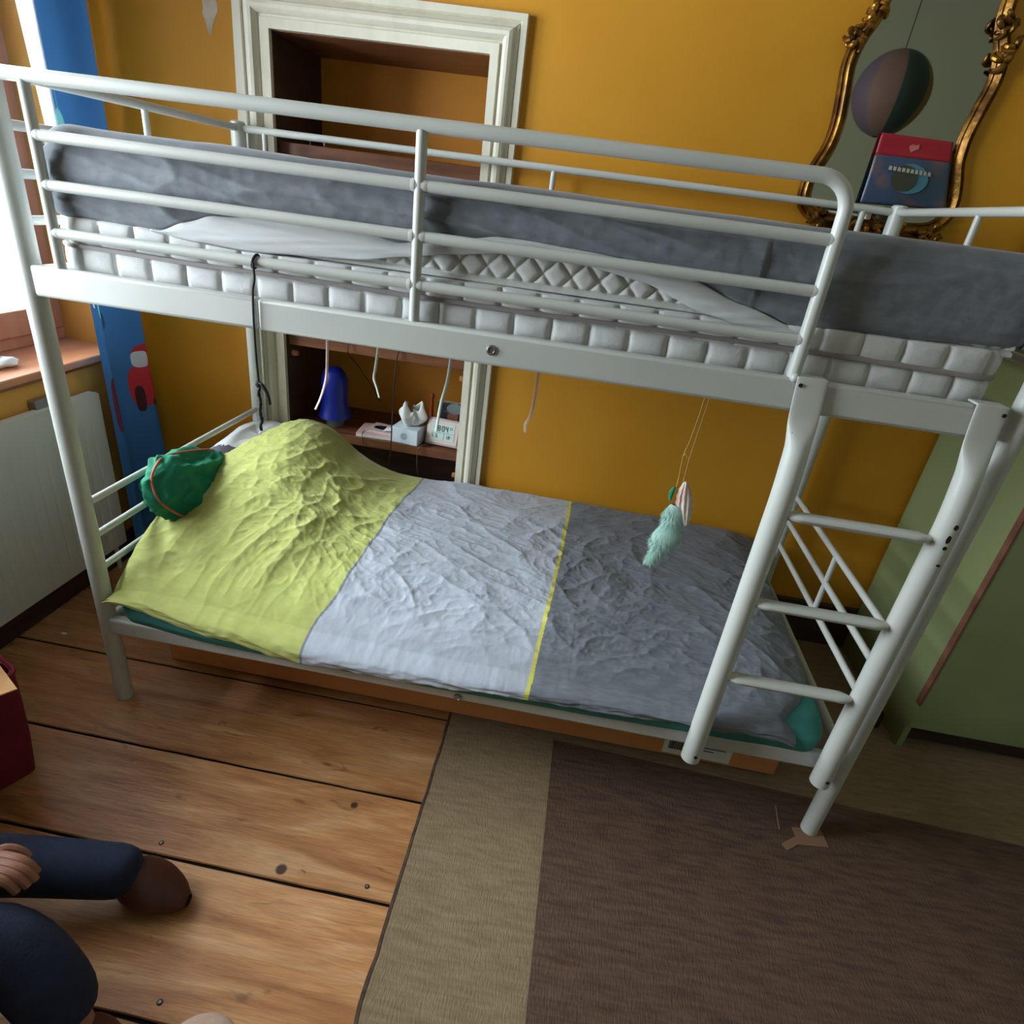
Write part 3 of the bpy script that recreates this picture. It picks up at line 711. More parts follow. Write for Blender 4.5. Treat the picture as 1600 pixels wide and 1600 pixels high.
def trl(mm, f):
    N = mm.node_tree.nodes; Lk = mm.node_tree.links; b = bsdf(mm); o = N['Material Output']; t = N.new('ShaderNodeBsdfTranslucent'); x = N.new('ShaderNodeMixShader'); x.inputs[0].default_value = f
    bc = b.inputs['Base Color']
    if bc.is_linked: Lk.new(bc.links[0].from_socket, t.inputs[0])
    else: t.inputs[0].default_value = bc.default_value
    Lk.new(b.outputs[0], x.inputs[1]); Lk.new(t.outputs[0], x.inputs[2]); Lk.new(x.outputs[0], o.inputs[0])
def curtain_nodes(mm):
    N = mm.node_tree.nodes; Lk = mm.node_tree.links; b = bsdf(mm)
    uv = N.new('ShaderNodeAttribute'); uv.attribute_name = 'cuv'
    sep = N.new('ShaderNodeSeparateXYZ'); Lk.new(uv.outputs['Vector'], sep.inputs[0])
    prev = None
    def blob(cu, cv, ru, rv, col, prevsock, pwr=4):
        def mth(op, a, bb):
            n = N.new('ShaderNodeMath'); n.operation = op
            for k, s in enumerate((a, bb)):
                if s is None: continue
                if isinstance(s, (int, float)): n.inputs[k].default_value = s
                else: Lk.new(s, n.inputs[k])
            return n.outputs[0]
        du = mth('DIVIDE', mth('ABSOLUTE', mth('SUBTRACT', sep.outputs[0], cu), None), ru); dv_ = mth('DIVIDE', mth('ABSOLUTE', mth('SUBTRACT', sep.outputs[1], cv), None), rv)
        s = mth('ADD', mth('POWER', du, pwr), mth('POWER', dv_, pwr)); f = mth('LESS_THAN', s, 1.0)
        mx = N.new('ShaderNodeMix'); mx.data_type = 'RGBA'; Lk.new(f, mx.inputs[0])
        if isinstance(prevsock, tuple): mx.inputs[6].default_value = prevsock
        else: Lk.new(prevsock, mx.inputs[6])
        mx.inputs[7].default_value = lin(col); return mx.outputs[2]
    c = lin((56, 112, 172))
    for cu, cv, ru, rv, col in ((.74, .79, .16, .055, (180, 40, 52)), (.70, .69, .2, .08, (196, 44, 56)), (.66, .79, .09, .03, (200, 204, 210)), (.60, .64, .05, .05, (70, 26, 34)), (.82, .62, .1, .015, (40, 34, 48)),
                                (.20, 1.00, .13, .05, (130, 214, 214)), (.24, .935, .13, .035, (50, 84, 96)),
                                (.18, 1.50, .17, .06, (110, 190, 196)), (.15, 1.585, .08, .05, (80, 150, 170)), (.24, 1.425, .1, .035, (26, 60, 96)),
                                (.08, .66, .05, .1, (110, 44, 70)), (.28, .44, .07, .055, (140, 34, 60))):
        c = blob(cu, cv, ru, rv, col, c, 3)
    Lk.new(c, b.inputs['Base Color'])
    b.inputs['Transmission Weight'].default_value = 0
M_cur = mat('blue_printed_cotton', (44, 112, 190), .8, bump=.15, bscale=80); curtain_nodes(M_cur)
M_lining = mat('white_curtain_lining', (236, 240, 242), .85)
cur = thing('curtain', 'blue curtain with red and teal printed patches hanging in the window corner', 'curtain', (-.44, .8, .03))
m = MB()
def cy(u, z): # from window side to wall corner
    a = lerp(.645, .59, z/2.5); b = lerp(.935, .885, min(1, max(0, (z-.4)/1.4)))
    return lerp(a, b, u)
def cu_(u, v):
    z = lerp(.03, 2.55, v); y = cy(u, z); w = .030*math.sin(u*2*PI*1.6+.6+.3*math.sin(z*1.3))+.008*math.sin(u*17+z*.8)
    return (-.425+w*(1-.15*v)-.01+.02*u*0, y, z)
m.grid(90, 80, cu_); co = m.build('curtain_cloth', M_cur, cur, fix=False, sharp=180)
at = co.data.attributes.new('cuv', 'FLOAT_VECTOR', 'POINT')
for j in range(80):
    for i in range(90): at.data[j*90+i].vector = (i/89, lerp(.03, 2.55, j/79), 0)
m = MB()
def li(u, v):
    z = lerp(1.0, 2.55, v); y = cy(0, z)-lerp(.0, .085, v**.6)*(1-u)+.004; return (-.400-.006*u+.004*math.sin(u*9), y+.012*u, z)
m.grid(20, 30, li); trl(M_lining, .6); trl(M_cur, .06); lo_ = m.build('curtain_lining', M_lining, cur, fix=False); lo_['label'] = 'white lining at the window side'
MB().tube([(-.43, -1.0, 2.57), (-.43, .93, 2.57)], .012, 12).build('curtain_rod', M_white, cur)
tis = MB(); 
def tf(u, v):
    a = 2*PI*u; th = PI*v; r = .030*(1+.5*nz(math.cos(a)*1.6, math.sin(a)*1.6, v*3)); return (-.585+r*1.0*math.sin(th)*math.cos(a), .435+r*1.4*math.sin(th)*math.sin(a), .832+.016*math.cos(th)*(1+.4*nz(u*5, v*5))+.004)
tis.grid(28, 14, tf, closeu=True); tag(tis.build('crumpled_tissue', M_paper), 'crumpled white tissue lying on the window sill', 'tissue')

# ============================================================ THINGS IN THE NICHE
lp = thing('table_lamp', 'cobalt blue bell-shaped lamp on the lower niche shelf', 'lamp', (.235, 1.06, .564))
MB().lathe([(.0, 0), (.034, 0), (.036, .005), (.034, .030), (.028, .034), (0, .034)], (.235, 1.06, .5645), 28).build('lamp_base', M_greyb, lp)
MB().lathe([(.0, .034), (.058, .034), (.066, .038), (.062, .055), (.053, .085), (.050, .13), (.053, .165), (.052, .195), (.043, .222), (.026, .238), (.010, .243), (0, .2435)], (.235, 1.06, .5645), 40).build('lamp_shade', M_blue, lp)
def slab(name, label, cat, c, sx, sy, z0, z1, ang, mt, group=None, bev=.002):
    T = Matrix.Rotation(ang, 3, 'Z'); c = Vector(c); t = thing(name, label, cat, (c.x, c.y, z0), group)
    m = MB(); m.box(-sx/2, sx/2, -sy/2, sy/2, z0, z1)
    m.v = [T @ Vector((p.x, p.y, 0))+Vector((c.x, c.y, p.z)) for p in m.v]
    return t, m, T, c
t, m, T, c = slab('book', 'pinkish white paperback at the bottom of the pile beside the tissue box', 'book', (.435, 1.045, 0), .165, .13, .5645, .577, .06, None, 'books beside the tissue box'); m.build('pages', M_paper, t, bevel=.001)
mc = MB().box(-.0835, .0835, -.066, .066, .577, .5785); mc.box(-.0835, .0835, -.066, .066, .5641, .5645); mc.v = [T @ Vector((p.x, p.y, 0))+Vector((c.x, c.y, p.z+.0004)) for p in mc.v]; mc.build('cover', M_pink, t)
t, m, T, c = slab('book', 'thin rose booklet with a dark picture on top of the pile', 'book', (.452, 1.05, 0), .125, .10, .579, .587, -.12, None, 'books beside the tissue box'); m.build('cover', M_rose, t, bevel=.001)
mp = MB()
for dx, dy, rx, ry in ((-.01, .0, .035, .022), (.02, .008, .022, .014), (-.03, -.008, .014, .012)):
    mp.prism([tuple(T @ Vector((dx+rx*math.cos(2*PI*k/16)*(1+.25*nz(k, dx*90)), dy+ry*math.sin(2*PI*k/16)*(1+.25*nz(k, dy*90)), 0))+Vector((c.x, c.y, .5873))) for k in range(16)], (0, 0, .0006))
mp.build('cover_picture', M_ink, t)
t = thing('magazine', 'sheet of white glossy paper half sliding off the book pile', 'magazine', (.51, 1.04, .588))
m = MB(); m.grid(12, 2, lambda u, v: (.455+.075*u, lerp(1.01, 1.09, v), .5885+.012*math.sin(PI*u)*.6)); o = m.build('page', M_paper, t, fix=False); o.modifiers.new('s', 'SOLIDIFY').thickness = .001
# tissue box
tb = thing('tissue_box', 'pale blue cube tissue box with a white tissue pulled up', 'tissue box', (.562, 1.02, .5645))
T = Matrix.Rotation(-.12, 3, 'Z'); m = MB().box(-.056, .056, -.05, .05, .5645, .628); m.v = [T @ Vector((p.x, p.y, 0))+Vector((.562, 1.02, p.z)) for p in m.v]; m.build('carton', M_paper2, tb, bevel=.003)
mo = MB().lathe([(0, 0), (.014, 0), (.014, .0008), (0, .0008)], (.555, .9695, .597), 16, Matrix.Rotation(PI/2, 3, 'X')); mo.build('printed_flower', mat('soft_blue_print', (168, 190, 210), .6), tb)
mt = MB()
def tiss(u, v):
    a = 2*PI*u; r = (.014+.034*math.sin(PI*min(1, v*.80+.06)))*(1+.35*math.sin(3*a+1)+.14*math.sin(7*a+v*4)+.2*nz(math.cos(a)*2, math.sin(a)*2, v*2)); zz = .629+.080*v*(1+.22*math.sin(2*a+.5)+.12*math.sin(5*a))
    return (.562+r*math.cos(a)*1.0+.008*v, 1.02+r*math.sin(a)*.55, zz)
mt.grid(60, 16, tiss, closeu=True); mo = mt.build('tissue', M_paper, tb, fix=False, sharp=180); mo.modifiers.new('s', 'SOLIDIFY').thickness = .0008
# clock
ck = thing('digital_clock', 'rose framed digital weather clock reading 8:04 leaning on the shelf', 'clock', (.70, 1.0, .5645))
Tc = Matrix.Translation((.700, .998, .5715)) @ Matrix.Rotation(-.10, 4, 'Z') @ Matrix.Rotation(-.30, 4, 'X') @ Matrix.Scale(1.1, 4)
m = MB().box(-.064, .064, 0, .016, 0, .098, Tc); cb = m.build('clock_case', mat('clear_grey_plastic', (186, 184, 188), .25), ck, bevel=.004)
MB().box(-.058, .058, -.003, .001, .007, .092, Tc).build('clock_face', M_rose, ck, bevel=.002)
sc = MB().box(-.046, .044, -.0042, -.0028, .020, .080, Tc).build('screen', M_lcd, ck)
SEG = {'0': 'abcdef', '8': 'abcdefg', '4': 'bcfg', '5': 'acdfg', '6': 'acdefg', '1': 'bc'}
def digit(m, ch, x, z, w, h, t):
    for s in SEG[ch]:
        x0, x1, z0, z1 = {'a': (0, w, h-t, h), 'd': (0, w, 0, t), 'g': (0, w, h/2-t/2, h/2+t/2), 'f': (0, t, h/2, h), 'e': (0, t, 0, h/2), 'b': (w-t, w, h/2, h), 'c': (w-t, w, 0, h/2)}[s]
        m.box(x+x0, x+x1, -.0052, -.0043, z+z0, z+z1, Tc)
m = MB()
for ch, x in (('8', -.020), ('0', -.004), ('4', .009)): digit(m, ch, x, .052, .009, .020, .0022)
for z in (.058, .065): m.box(-.0085, -.0065, -.0052, -.0043, z, z+.002, Tc)
for ch, x, in (('5', -.040), ('6', -.024)): digit(m, ch, x, .028, .006, .013, .0014)
for ch, x in (('1', .012), ('8', .022)): digit(m, ch, x, .028, .006, .012, .0014)
m.box(.031, .036, -.0052, -.0043, .034, .0355, Tc); m.box(-.044, .042, -.0050, -.0043, .0465, .0472, Tc); m.box(.005, .0057, -.0050, -.0043, .022, .046, Tc)
for k in range(10):
    a = 2*PI*k/10; b = 2*PI*(k+1)/10
    m.prism([Tc @ Vector((.030+.005*math.cos(a), -.0044, .066+.005*math.sin(a))), Tc @ Vector((.030+.005*math.cos(b), -.0044, .066+.005*math.sin(b))), Tc @ Vector((.030+.004*math.cos(b), -.0044, .066+.004*math.sin(b))), Tc @ Vector((.030+.004*math.cos(a), -.0044, .066+.004*math.sin(a)))], Tc.to_3x3() @ Vector((0, -.0006, 0)))
m.build('digits', M_ink, sc)
# calendar
cal = thing('desk_calendar', 'black spiral calendar with a picture of a figure in a grey hat behind the clock', 'calendar', (.705, 1.13, .5645))
Tk = Matrix.Translation((.706, 1.10, .566)) @ Matrix.Rotation(-.18, 4, 'X')
MB().box(-.058, .058, 0, .005, 0, .150, Tk).build('back_board', mat('charcoal_card', (34, 36, 42), .7), cal)
pic = MB()
def disc(m, cx, cz, rx, rz, y, t, n=20): m.prism([Tk @ Vector((cx+rx*math.cos(2*PI*k/n), y, cz+rz*math.sin(2*PI*k/n))) for k in range(n)], Tk.to_3x3() @ Vector((0, -t, 0)))
hm = MB(); disc(hm, .014, .126, .034, .022, -.0012, .0006); hm.build('painted_hat', mat('print_grey_green', (128, 142, 142), .7), cal)
hm = MB(); disc(hm, .012, .112, .044, .008, -.0006, .0006); hm.build('painted_brim', mat('print_dark_grey', (70, 78, 82), .7), cal)
hm = MB(); disc(hm, .008, .094, .022, .026, -.0002, .0006); hm.build('painted_face', mat('print_red_brown', (168, 100, 72), .7), cal)
hm = MB(); disc(hm, .026, .066, .018, .016, -.0014, .0006); hm.build('painted_collar', mat('print_white', (204, 206, 204), .7), cal)
hm = MB()
for k in range(16): hm.tube([Tk @ Vector((-.054+k*.0072+.003*math.cos(a)*.3, .0025+.005*math.cos(a), .150+.005*math.sin(a))) for a in [2*PI*i/8 for i in range(8)]], .0008, 5, closed=True)
hm.build('spiral_binding', M_paper, cal)
# small red toy behind the tissue box
rt = MB().ball((.60, 1.22, .700), (.010, .008, .014), 12, 8); rt.lathe([(.0, 0), (.010, 0), (.008, .05), (.006, .125), (0, .13)], (.60, 1.22, .5645), 12); tag(rt.build('figurine', mat('red_brown_toy', (176, 66, 36), .5)), 'slim red-brown figurine behind the tissue box', 'figurine')
# tray on the middle shelf
tr = thing('tray', 'rose plastic tray with rounded corners at the front of the middle shelf', 'tray', (.20, 1.0, .9325))
m = MB()
for zz, e in ((.933, .0), (.9365, .004)):
    rr = rbox_ring(.105-e, .325+e, .955-e, 1.20+e, .02, 6); n = len(rr); m.prism([(p[0], p[1], zz) for p in rr], (0, 0, .0035))
m.build('tray_body', M_pink, tr)
mk = MB()
for k in range(5): mk.box(.262+.011*k, .268+.011*k, .9495, .9505, .935, .941)
# cables on the niche
def cord(name, label, cat, pts, r, mt, group=None, seg=8, n=8):
    o = MB().tube(catmull(pts, n), r, seg).build(name, mt); tag(o, label, cat, group); return o
G = 'dark cables hanging in the shelf niche'
cord('cable', 'thin dark cable looping down behind the blue lamp from the middle shelf', 'cable', [(.333, .955, .935), (.334, .958, .89), (.345, 1.02, .84), (.375, 1.1, .74), (.40, 1.15, .66)], .0018, M_cable, G)
cord('cable', 'long dark cable hanging in front of the tissue box down to the duvet', 'cable', [(.535, .975, .936), (.525, .955, .925), (.519, .945, .85), (.514, .942, .72), (.512, .944, .58), (.508, .94, .50), (.505, .945, .44)], .0024, M_cable, G)
cord('cable', 'short brown cable bending over the shelf edge below the clock', 'cable', [(.655, 1.0, .569), (.628, .963, .572), (.618, .955, .55), (.617, .955, .50), (.622, .965, .44)], .0026, mat('brown_rubber', (96, 66, 50), .5), G)
cord('cable', 'thin wire over the shelf edge in front of the books', 'cable', [(.40, 1.0, .5895), (.383, .98, .582), (.388, .963, .566), (.395, .962, .535)], .0014, M_cable, G)
# black braided cord tied to the guard rail
bc = thing('black_cord', 'black cord knotted to the guard rail and hanging down past the upper rail', 'cord', (.515, -.03, 1.3))
loop = [(.5155+.004*math.sin(a), GY+.0135*math.cos(a), 1.300+.0135*math.sin(a)) for a in [2*PI*k/14 for k in range(14)]]
MB().tube(loop, .0026, 8, closed=True).build('loop', M_black, bc)
def hangx(z): return .5145-.005*(1.3-z)
MB().tube(catmull([(.517, GY-.014, 1.300), (.520, GY-.017, 1.27), (.516, -.026, 1.24), (.514, -.027, 1.16), (.513, -.024, 1.09), (.5135, -.022, 1.05)], 8), .0024, 8).build('cord_strand', M_black, bc)
bp_ = [(.5125+.0022*math.sin(i*1.9), -.022+.002*math.cos(i*2.3), 1.055-i*.011) for i in range(11)]
MB().tube(catmull(bp_, 4), [.0028+.0013*abs(math.sin(i*.8)) for i in range(10*4+1)], 8).build('braid', M_black, bc)
MB().ball((.512, -.022, 1.052), (.007, .006, .009), 10, 8).build('knot', M_black, bc)
MB().tube(catmull([(.513, -.023, 1.054), (.522, -.026, 1.053), (.532, -.025, 1.035), (.537, -.024, 1.01)], 6), .0035, 8).build('loose_end', M_black, bc)
# ribbons hanging from the slats of the upper bunk
def ribbon(pts, w, col, label, alpha=1):
    P = catmull(pts, 8); m = MB(); 
    for i, p in enumerate(P):
        a = .5*math.sin(i*.13); m.v += [p+Vector((-w/2*math.cos(a), -w/2*math.sin(a), 0)), p+Vector((w/2*math.cos(a), w/2*math.sin(a), 0))]
    for i in range(len(P)-1): m.face(2*i, 2*i+1, 2*i+3, 2*i+2)
    mt = mat('ribbon_'+label.split()[0], col, .6, alpha=alpha)
    o = m.build('ribbon', mt, fix=False); o.modifiers.new('s', 'SOLIDIFY').thickness = .0008
    tag(o, label, 'ribbon', 'ribbons hanging under the upper bunk')
ribbon([(.533, .3, 1.205), (.533, .3, 1.10), (.531, .3, 1.03), (.527, .3, .985), (.512, .3, .935), (.495, .3, .896)], .0075, (232, 196, 196), 'pink ribbon hanging in front of the blue lamp')
ribbon([(.672, .3, 1.205), (.670, .3, 1.10), (.664, .3, 1.04), (.660, .3, 1.01), (.668, .3, .985), (.676, .3, .958)], .0068, (206, 214, 196), 'pale green ribbon with a kinked end, second of the hanging ribbons')
ribbon([(.866, .3, 1.205), (.864, .3, 1.10), (.858, .3, 1.03), (.846, .3, .97), (.838, .3, .90), (.836, .3, .888)], .0085, (204, 212, 200), 'long pale green ribbon hanging in front of the clock')
ribbon([(1.093, .3, 1.205), (1.092, .3, 1.09), (1.092, .3, 1.03), (1.088, .3, .975), (1.078, .3, .95), (1.08, .3, .926)], .010, (206, 178, 160), 'sheer lilac ribbon hanging alone against the ochre wall', .45)
# feather and shell charm
fc = thing('hanging_charm', 'mint feather and pink-white feather on two beige strings under the upper bunk', 'hanging charm', (1.52, .3, 1.0))
M_str = mat('beige_string', (206, 172, 110), .8)
MB().tube(catmull([(1.512, .3, 1.205), (1.514, .3, 1.09), (1.508, .3, .99), (1.5, .3, .93), (1.503, .3, .85), (1.4975, .3, .80)], 6), .0012, 6).build('string', M_str, fc)
MB().tube(catmull([(1.522, .3, 1.205), (1.525, .3, 1.09), (1.520, .3, .99), (1.517, .3, .93), (1.517, .3, .87), (1.520, .3, .846)], 6), .0012, 6).build('string', M_str, fc)
MB().tube(catmull([(1.498, .3, .93), (1.505, .298, .938), (1.512, .302, .926), (1.52, .3, .935)], 6), .0014, 6).build('string_knot', M_str, fc)
m = MB()
def shellf(u, v):
    z = lerp(.862, .736, v); w = .022*math.sin(PI*v)**.6*(1+.06*math.sin(v*40)); x = 1.524+.028*v**1.3+lerp(-w, w, u); return (x, .3-.008*math.sin(PI*u)+.002*math.sin(u*22+v*3), z)
M_shell = mat('pink_white_feather', (238, 224, 212), .6, col2=(236, 180, 170), scale=22, stretch=(4, 1, .5), lo=.5, hi=.7)
m.grid(30, 40, shellf); o = m.build('pink_white_feather', M_shell, fc, fix=False); o.modifiers.new('s', 'SOLIDIFY').thickness = .002
MB().tube([(1.498, .3, .842), (1.494, .3, .825), (1.496, .3, .80)], [.003, .007, .004], 8).build('green_bead', mat('jade_bead', (40, 150, 110), .4), fc)
m = MB()
rnd = random.Random(5)
def mspine(v): return Vector((lerp(1.515, 1.497, v)+.012*math.sin(v*3.2)-.010*v, .3, lerp(.79, .603, v)))
def mw(v): return .044*math.sin(PI*min(1, v*.93+.05))**.55*(1+.18*math.sin(v*13+.6))
def bodyf(u, v):
    a = 2*PI*u; p = mspine(v); w = mw(v)*.78; return (p.x+w*math.cos(a), p.y+w*.5*math.sin(a), p.z)
m.grid(24, 24, bodyf, closeu=True)
for k in range(2600):
    v = rnd.random(); a = rnd.random()*2*PI; p = mspine(v); w = mw(v); n = Vector((math.cos(a), .5*math.sin(a), 0)); q = p+n*w*.7
    tip = q+n*rnd.uniform(.006, .015)+Vector((rnd.uniform(-.004, .004), 0, -rnd.uniform(.008, .022))); s = Vector((-math.sin(a), math.cos(a), 0))*.0011
    i = len(m.v); m.v += [q-s, q+s, tip]; m.face(i, i+1, i+2)
M_mint = mat('mint_down', (196, 230, 220), .9, col2=(176, 218, 206), scale=30, sheen=.4)
m.build('mint_feather', M_mint, fc, fix=False)

# ============================================================ MIRROR
mir = thing('wall_mirror', 'curvy baroque mirror in antique gold frame hanging on the ochre wall', 'mirror', (1.985, .94, 1.53))
half = [(0, 1.535), (.10, 1.535), (.17, 1.545), (.205, 1.575), (.212, 1.62), (.200, 1.67), (.183, 1.72), (.178, 1.78), (.186, 1.85), (.196, 1.92), (.186, 1.98), (.165, 2.03), (.155, 2.09), (.165, 2.17), (.15, 2.26), (.09, 2.33), (0, 2.36)]
cxm = 1.990
loopR = [(cxm+a, z) for a, z in half]; loopL = [(cxm-a, z) for a, z in half[1:-1]][::-1]
cl = catmull([(x, 0, z) for x, z in loopR+loopL], 6, closed=True)
n = len(cl)
prf = [(-.020, .0), (-.019, .010), (-.014, .016), (-.009, .014), (-.004, .020), (.003, .026), (.008, .022), (.010, .015), (.015, .018), (.019, .012), (.020, 0)]
m = MB()
nrm = []
for i, p in enumerate(cl):
    t = (cl[(i+1) % n]-cl[i-1]).normalized(); nr_ = Vector((t.z, 0, -t.x)); nrm.append(nr_)
    for o_, h in prf: m.v.append(Vector((p.x+nr_.x*o_, .948-h, p.z+nr_.z*o_)))
k_ = len(prf)
for i in range(n):
    for k in range(k_-1): a = i*k_+k; b = ((i+1) % n)*k_+k; m.face(a, a+1, b+1, b)
m.build('mirror_frame', M_gold, mir, sharp=60)
g = MB(); g.prism([(p.x, .945, p.z) for p in cl], (0, -.003, 0)); gl = g.build('glass', M_mirror, mir)
def leafs(cx, cz, R, cnt, seed, name='leaf_ornament'):
    rnd = random.Random(seed); m = MB()
    for k in range(cnt):
        a = rnd.uniform(0, 2*PI); ln = R*rnd.uniform(.6, 1.1); c = Vector((cx+rnd.uniform(-.5, .5)*R, .936-rnd.uniform(0, .010), cz+rnd.uniform(-.5, .5)*R)); d = Vector((math.cos(a), 0, math.sin(a)))
        b_ = Vector((-d.z, 0, d.x)); P = [c+d*ln*t+b_*R*.35*math.sin(t*3)+Vector((0, -.016*math.sin(PI*min(1, t+.2)), 0)) for t in [i/8 for i in range(9)]]
        m.tube(P, [.0035+R*.16*math.sin(PI*min(.97, i/8*.9+.12)) for i in range(9)], 8, ra=.8)
    m.build(name, M_gold, mir)
for x, z, R, c_ in ((1.790, 1.985, .032, 12), (1.815, 2.04, .030, 9), (2.185, 1.975, .034, 12), (2.15, 2.04, .03, 9), (1.825, 1.535, .034, 12), (2.165, 1.525, .034, 12), (1.92, 1.53, .028, 8), (2.06, 1.53, .028, 8), (1.99, 2.37, .05, 14), (1.99, 1.525, .03, 8), (1.84, 2.25, .035, 9), (2.14, 2.25, .035, 9)):
    leafs(x, z, R, c_, int(x*1000+z*77))
# pouch standing in front of the glass
pc = thing('pouch', 'blue and brown printed pouch with a dark red header tucked in front of the mirror', 'pouch', (2.05, .92, 1.585))
PA = [Vector((1.937, .921, 1.590)), Vector((2.180, .921, 1.600)), Vector((2.136, .928, 1.768)), Vector((1.936, .928, 1.771))]
def pq(u, v, d=0): p = PA[0].lerp(PA[1], u).lerp(PA[3].lerp(PA[2], u), v); return p+Vector((0, -.012*math.sin(PI*u)*math.sin(PI*min(1, v*1.25))-d, 0))
M_pouch = mat('pouch_print', (56, 74, 100), .4, col2=(120, 84, 72), scale=10, lo=.48, hi=.66)
m = MB(); m.grid(24, 20, lambda u, v: pq(u, v*.70)); m.build('pouch_body', M_pouch, pc, fix=False).modifiers.new('s', 'SOLIDIFY').thickness = .002
m = MB(); m.grid(24, 8, lambda u, v: pq(u, lerp(.70, 1, v))); m.build('header', mat('dark_red_card', (158, 24, 42), .45), pc, fix=False).modifiers.new('s', 'SOLIDIFY').thickness = .002
def dsc(cu, cv, ru, rv, d, n=20, jit=0): return [tuple(pq(cu+ru*math.cos(2*PI*k/n)*(1+jit*nz(k*2.2, cu*9)), cv+rv*math.sin(2*PI*k/n)*(1+jit*nz(k*2.2, cv*9)), d)) for k in range(n)]
m = MB(); m.prism(dsc(.5, .40, .22, .22, .003), (0, -.0006, 0)); m.build('printed_glow', mat('print_teal', (70, 120, 140), .5), pc)
m = MB(); m.prism(dsc(.42, .40, .15, .19, .004), (0, -.0006, 0)); m.build('printed_emblem', mat('print_olive', (62, 62, 48), .5), pc)
m = MB()
for k in range(10): u = .2+k*.055; m.prism([tuple(pq(u, .50-k*.004, .0052)), tuple(pq(u+.04, .495-k*.004, .0052)), tuple(pq(u+.043, .55-k*.004, .0052)), tuple(pq(u+.006, .56-k*.004, .0052))], (0, -.0005, 0))
m.build('title_band', mat('print_pale_grey', (166, 162, 146), .5), pc)
m = MB(); m.prism(dsc(.46, .84, .05, .05, .002, 14, .5), (0, -.0006, 0)); m.prism(dsc(.52, .86, .03, .035, .0025, 10, .5), (0, -.0006, 0)); m.build('header_emblem', mat('print_rose', (196, 110, 110), .5), pc)
# small white object on the mirror's bottom edge
tag(MB().lathe([(0, 0), (.010, 0), (.011, .004), (.010, .020), (.006, .024), (0, .024)], (1.968, .915, 1.548), 16).build('small_cup', mat('cream_wax', (214, 206, 186), .5)), 'tiny cream candle stub on the bottom edge of the mirror frame', 'candle')
# balloon lamp in the room, seen in the mirror
bl = thing('balloon_lamp', 'striped hot-air-balloon ceiling lamp reflected in the mirror', 'lamp', (2.78, -1.55, 2.35))
bc_ = Vector((2.79, -1.62, 2.33)); R0 = .215
cols = [mat('stripe_mauve', (104, 88, 104), .7), mat('stripe_rose', (122, 94, 88), .7), mat('stripe_teal', (44, 66, 62), .7), mat('stripe_ochre', (118, 92, 40), .7)]
m = MB(); nu = 48; nv = 24
prof_b = [(R0*math.sin(PI*v/nv)*(1 if v < nv/2 else 1-.12*((v-nv/2)/(nv/2))), R0*1.05*math.cos(PI*v/nv)) for v in range(nv+1)]
prof_b[0] = (.004, prof_b[0][1]); prof_b[-1] = (.03, prof_b[-1][1])
for r_, z_ in prof_b:
    for k in range(nu): a = 2*PI*k/nu; s_ = 1+.015*abs(math.cos(a*4)); m.v.append(bc_+Vector((r_*s_*math.cos(a), r_*s_*math.sin(a), z_)))
for j in range(nv):
    for k in range(nu): m.mi = (4-(k+5)//6) % 4; m.face(j*nu+k, j*nu+(k+1) % nu, (j+1)*nu+(k+1) % nu, (j+1)*nu+k)
m.build('shade', cols, bl, sharp=60)
MB().tube([bc_+Vector((0, 0, R0)), Vector((bc_.x, bc_.y, ZC))], .003, 8).build('cord', M_ink, bl)

# ============================================================ WARDROBE
wd = thing('wardrobe', 'tall sage green wardrobe with a bare brown front edge right of the bunk bed', 'wardrobe', (2.9, .68, 0))
WX = 2.448
MB().box(WX, WX+.02, .41, .93, .006, 2.1).build('side_panel', M_green, wd, bevel=.001)
MB().box(3.35, 3.37, .41, .93, .006, 2.1).build('side_panel', M_green, wd, bevel=.001)
MB().box(WX+.02, 3.35, .425, .93, .092, 2.1).build('carcass', M_green, wd)
db = MB().box(WX+.001, 3.368, .402, .410, .098, 2.1).build('door_panel', M_green, wd, bevel=.001)
be = MB().box(WX-.0025, WX+.003, .4005, .424, .19, 2.1).build('edge_band', mat('bare_brown_edge', (128, 84, 64), .7, col2=(108, 66, 50), scale=20), wd); be['label'] = 'bare brown front edge'
MB().box(WX+.022, 3.35, .46, .48, .006, .090).build('plinth', M_darkwood, wd)
# dark rubber doorstop beside it
tag(MB().lathe([(0, 0), (.022, 0), (.024, .01), (.021, .05), (.014, .062), (0, .064)], (2.405, .50, .0046), 20).build('door_stop', mat('dark_rubber', (36, 30, 28), .7)), 'small dark rubber stopper on the carpet beside the green wardrobe', 'door stop')

# ============================================================ FLOOR THINGS
for (x, y, a, s, lab) in ((1.988, -.048, .62, (.042, .012), 'thin cardboard shim under the right front bed foot, nearer the room'), (2.042, -.022, .12, (.048, .030), 'folded brown cardboard shim under the right front bed foot, nearer the wardrobe')):
    T = Matrix.Rotation(a, 3, 'Z'); m = MB(); m.box(-s[0], s[0]*.75, -s[1], s[1]*.75, .0093 if a > .3 else .0095, .0113 if a > .3 else .0115)
    m.v = [T @ Vector((p.x, p.y, 0))+Vector((x, y, p.z+0)) for p in m.v]
    tag(m.build('cardboard_shim', mat('shim_card', (134, 98, 74), .8)), lab, 'shim', 'cardboard shims')
cord('splinter', 'long thin pale splinter sticking up beside the right bed foot', 'splinter', [(1.955, -.02, .0095), (1.95, .0, .025), (1.94, .02, .055)], .0012, mat('pale_wood', (150, 120, 90), .7))
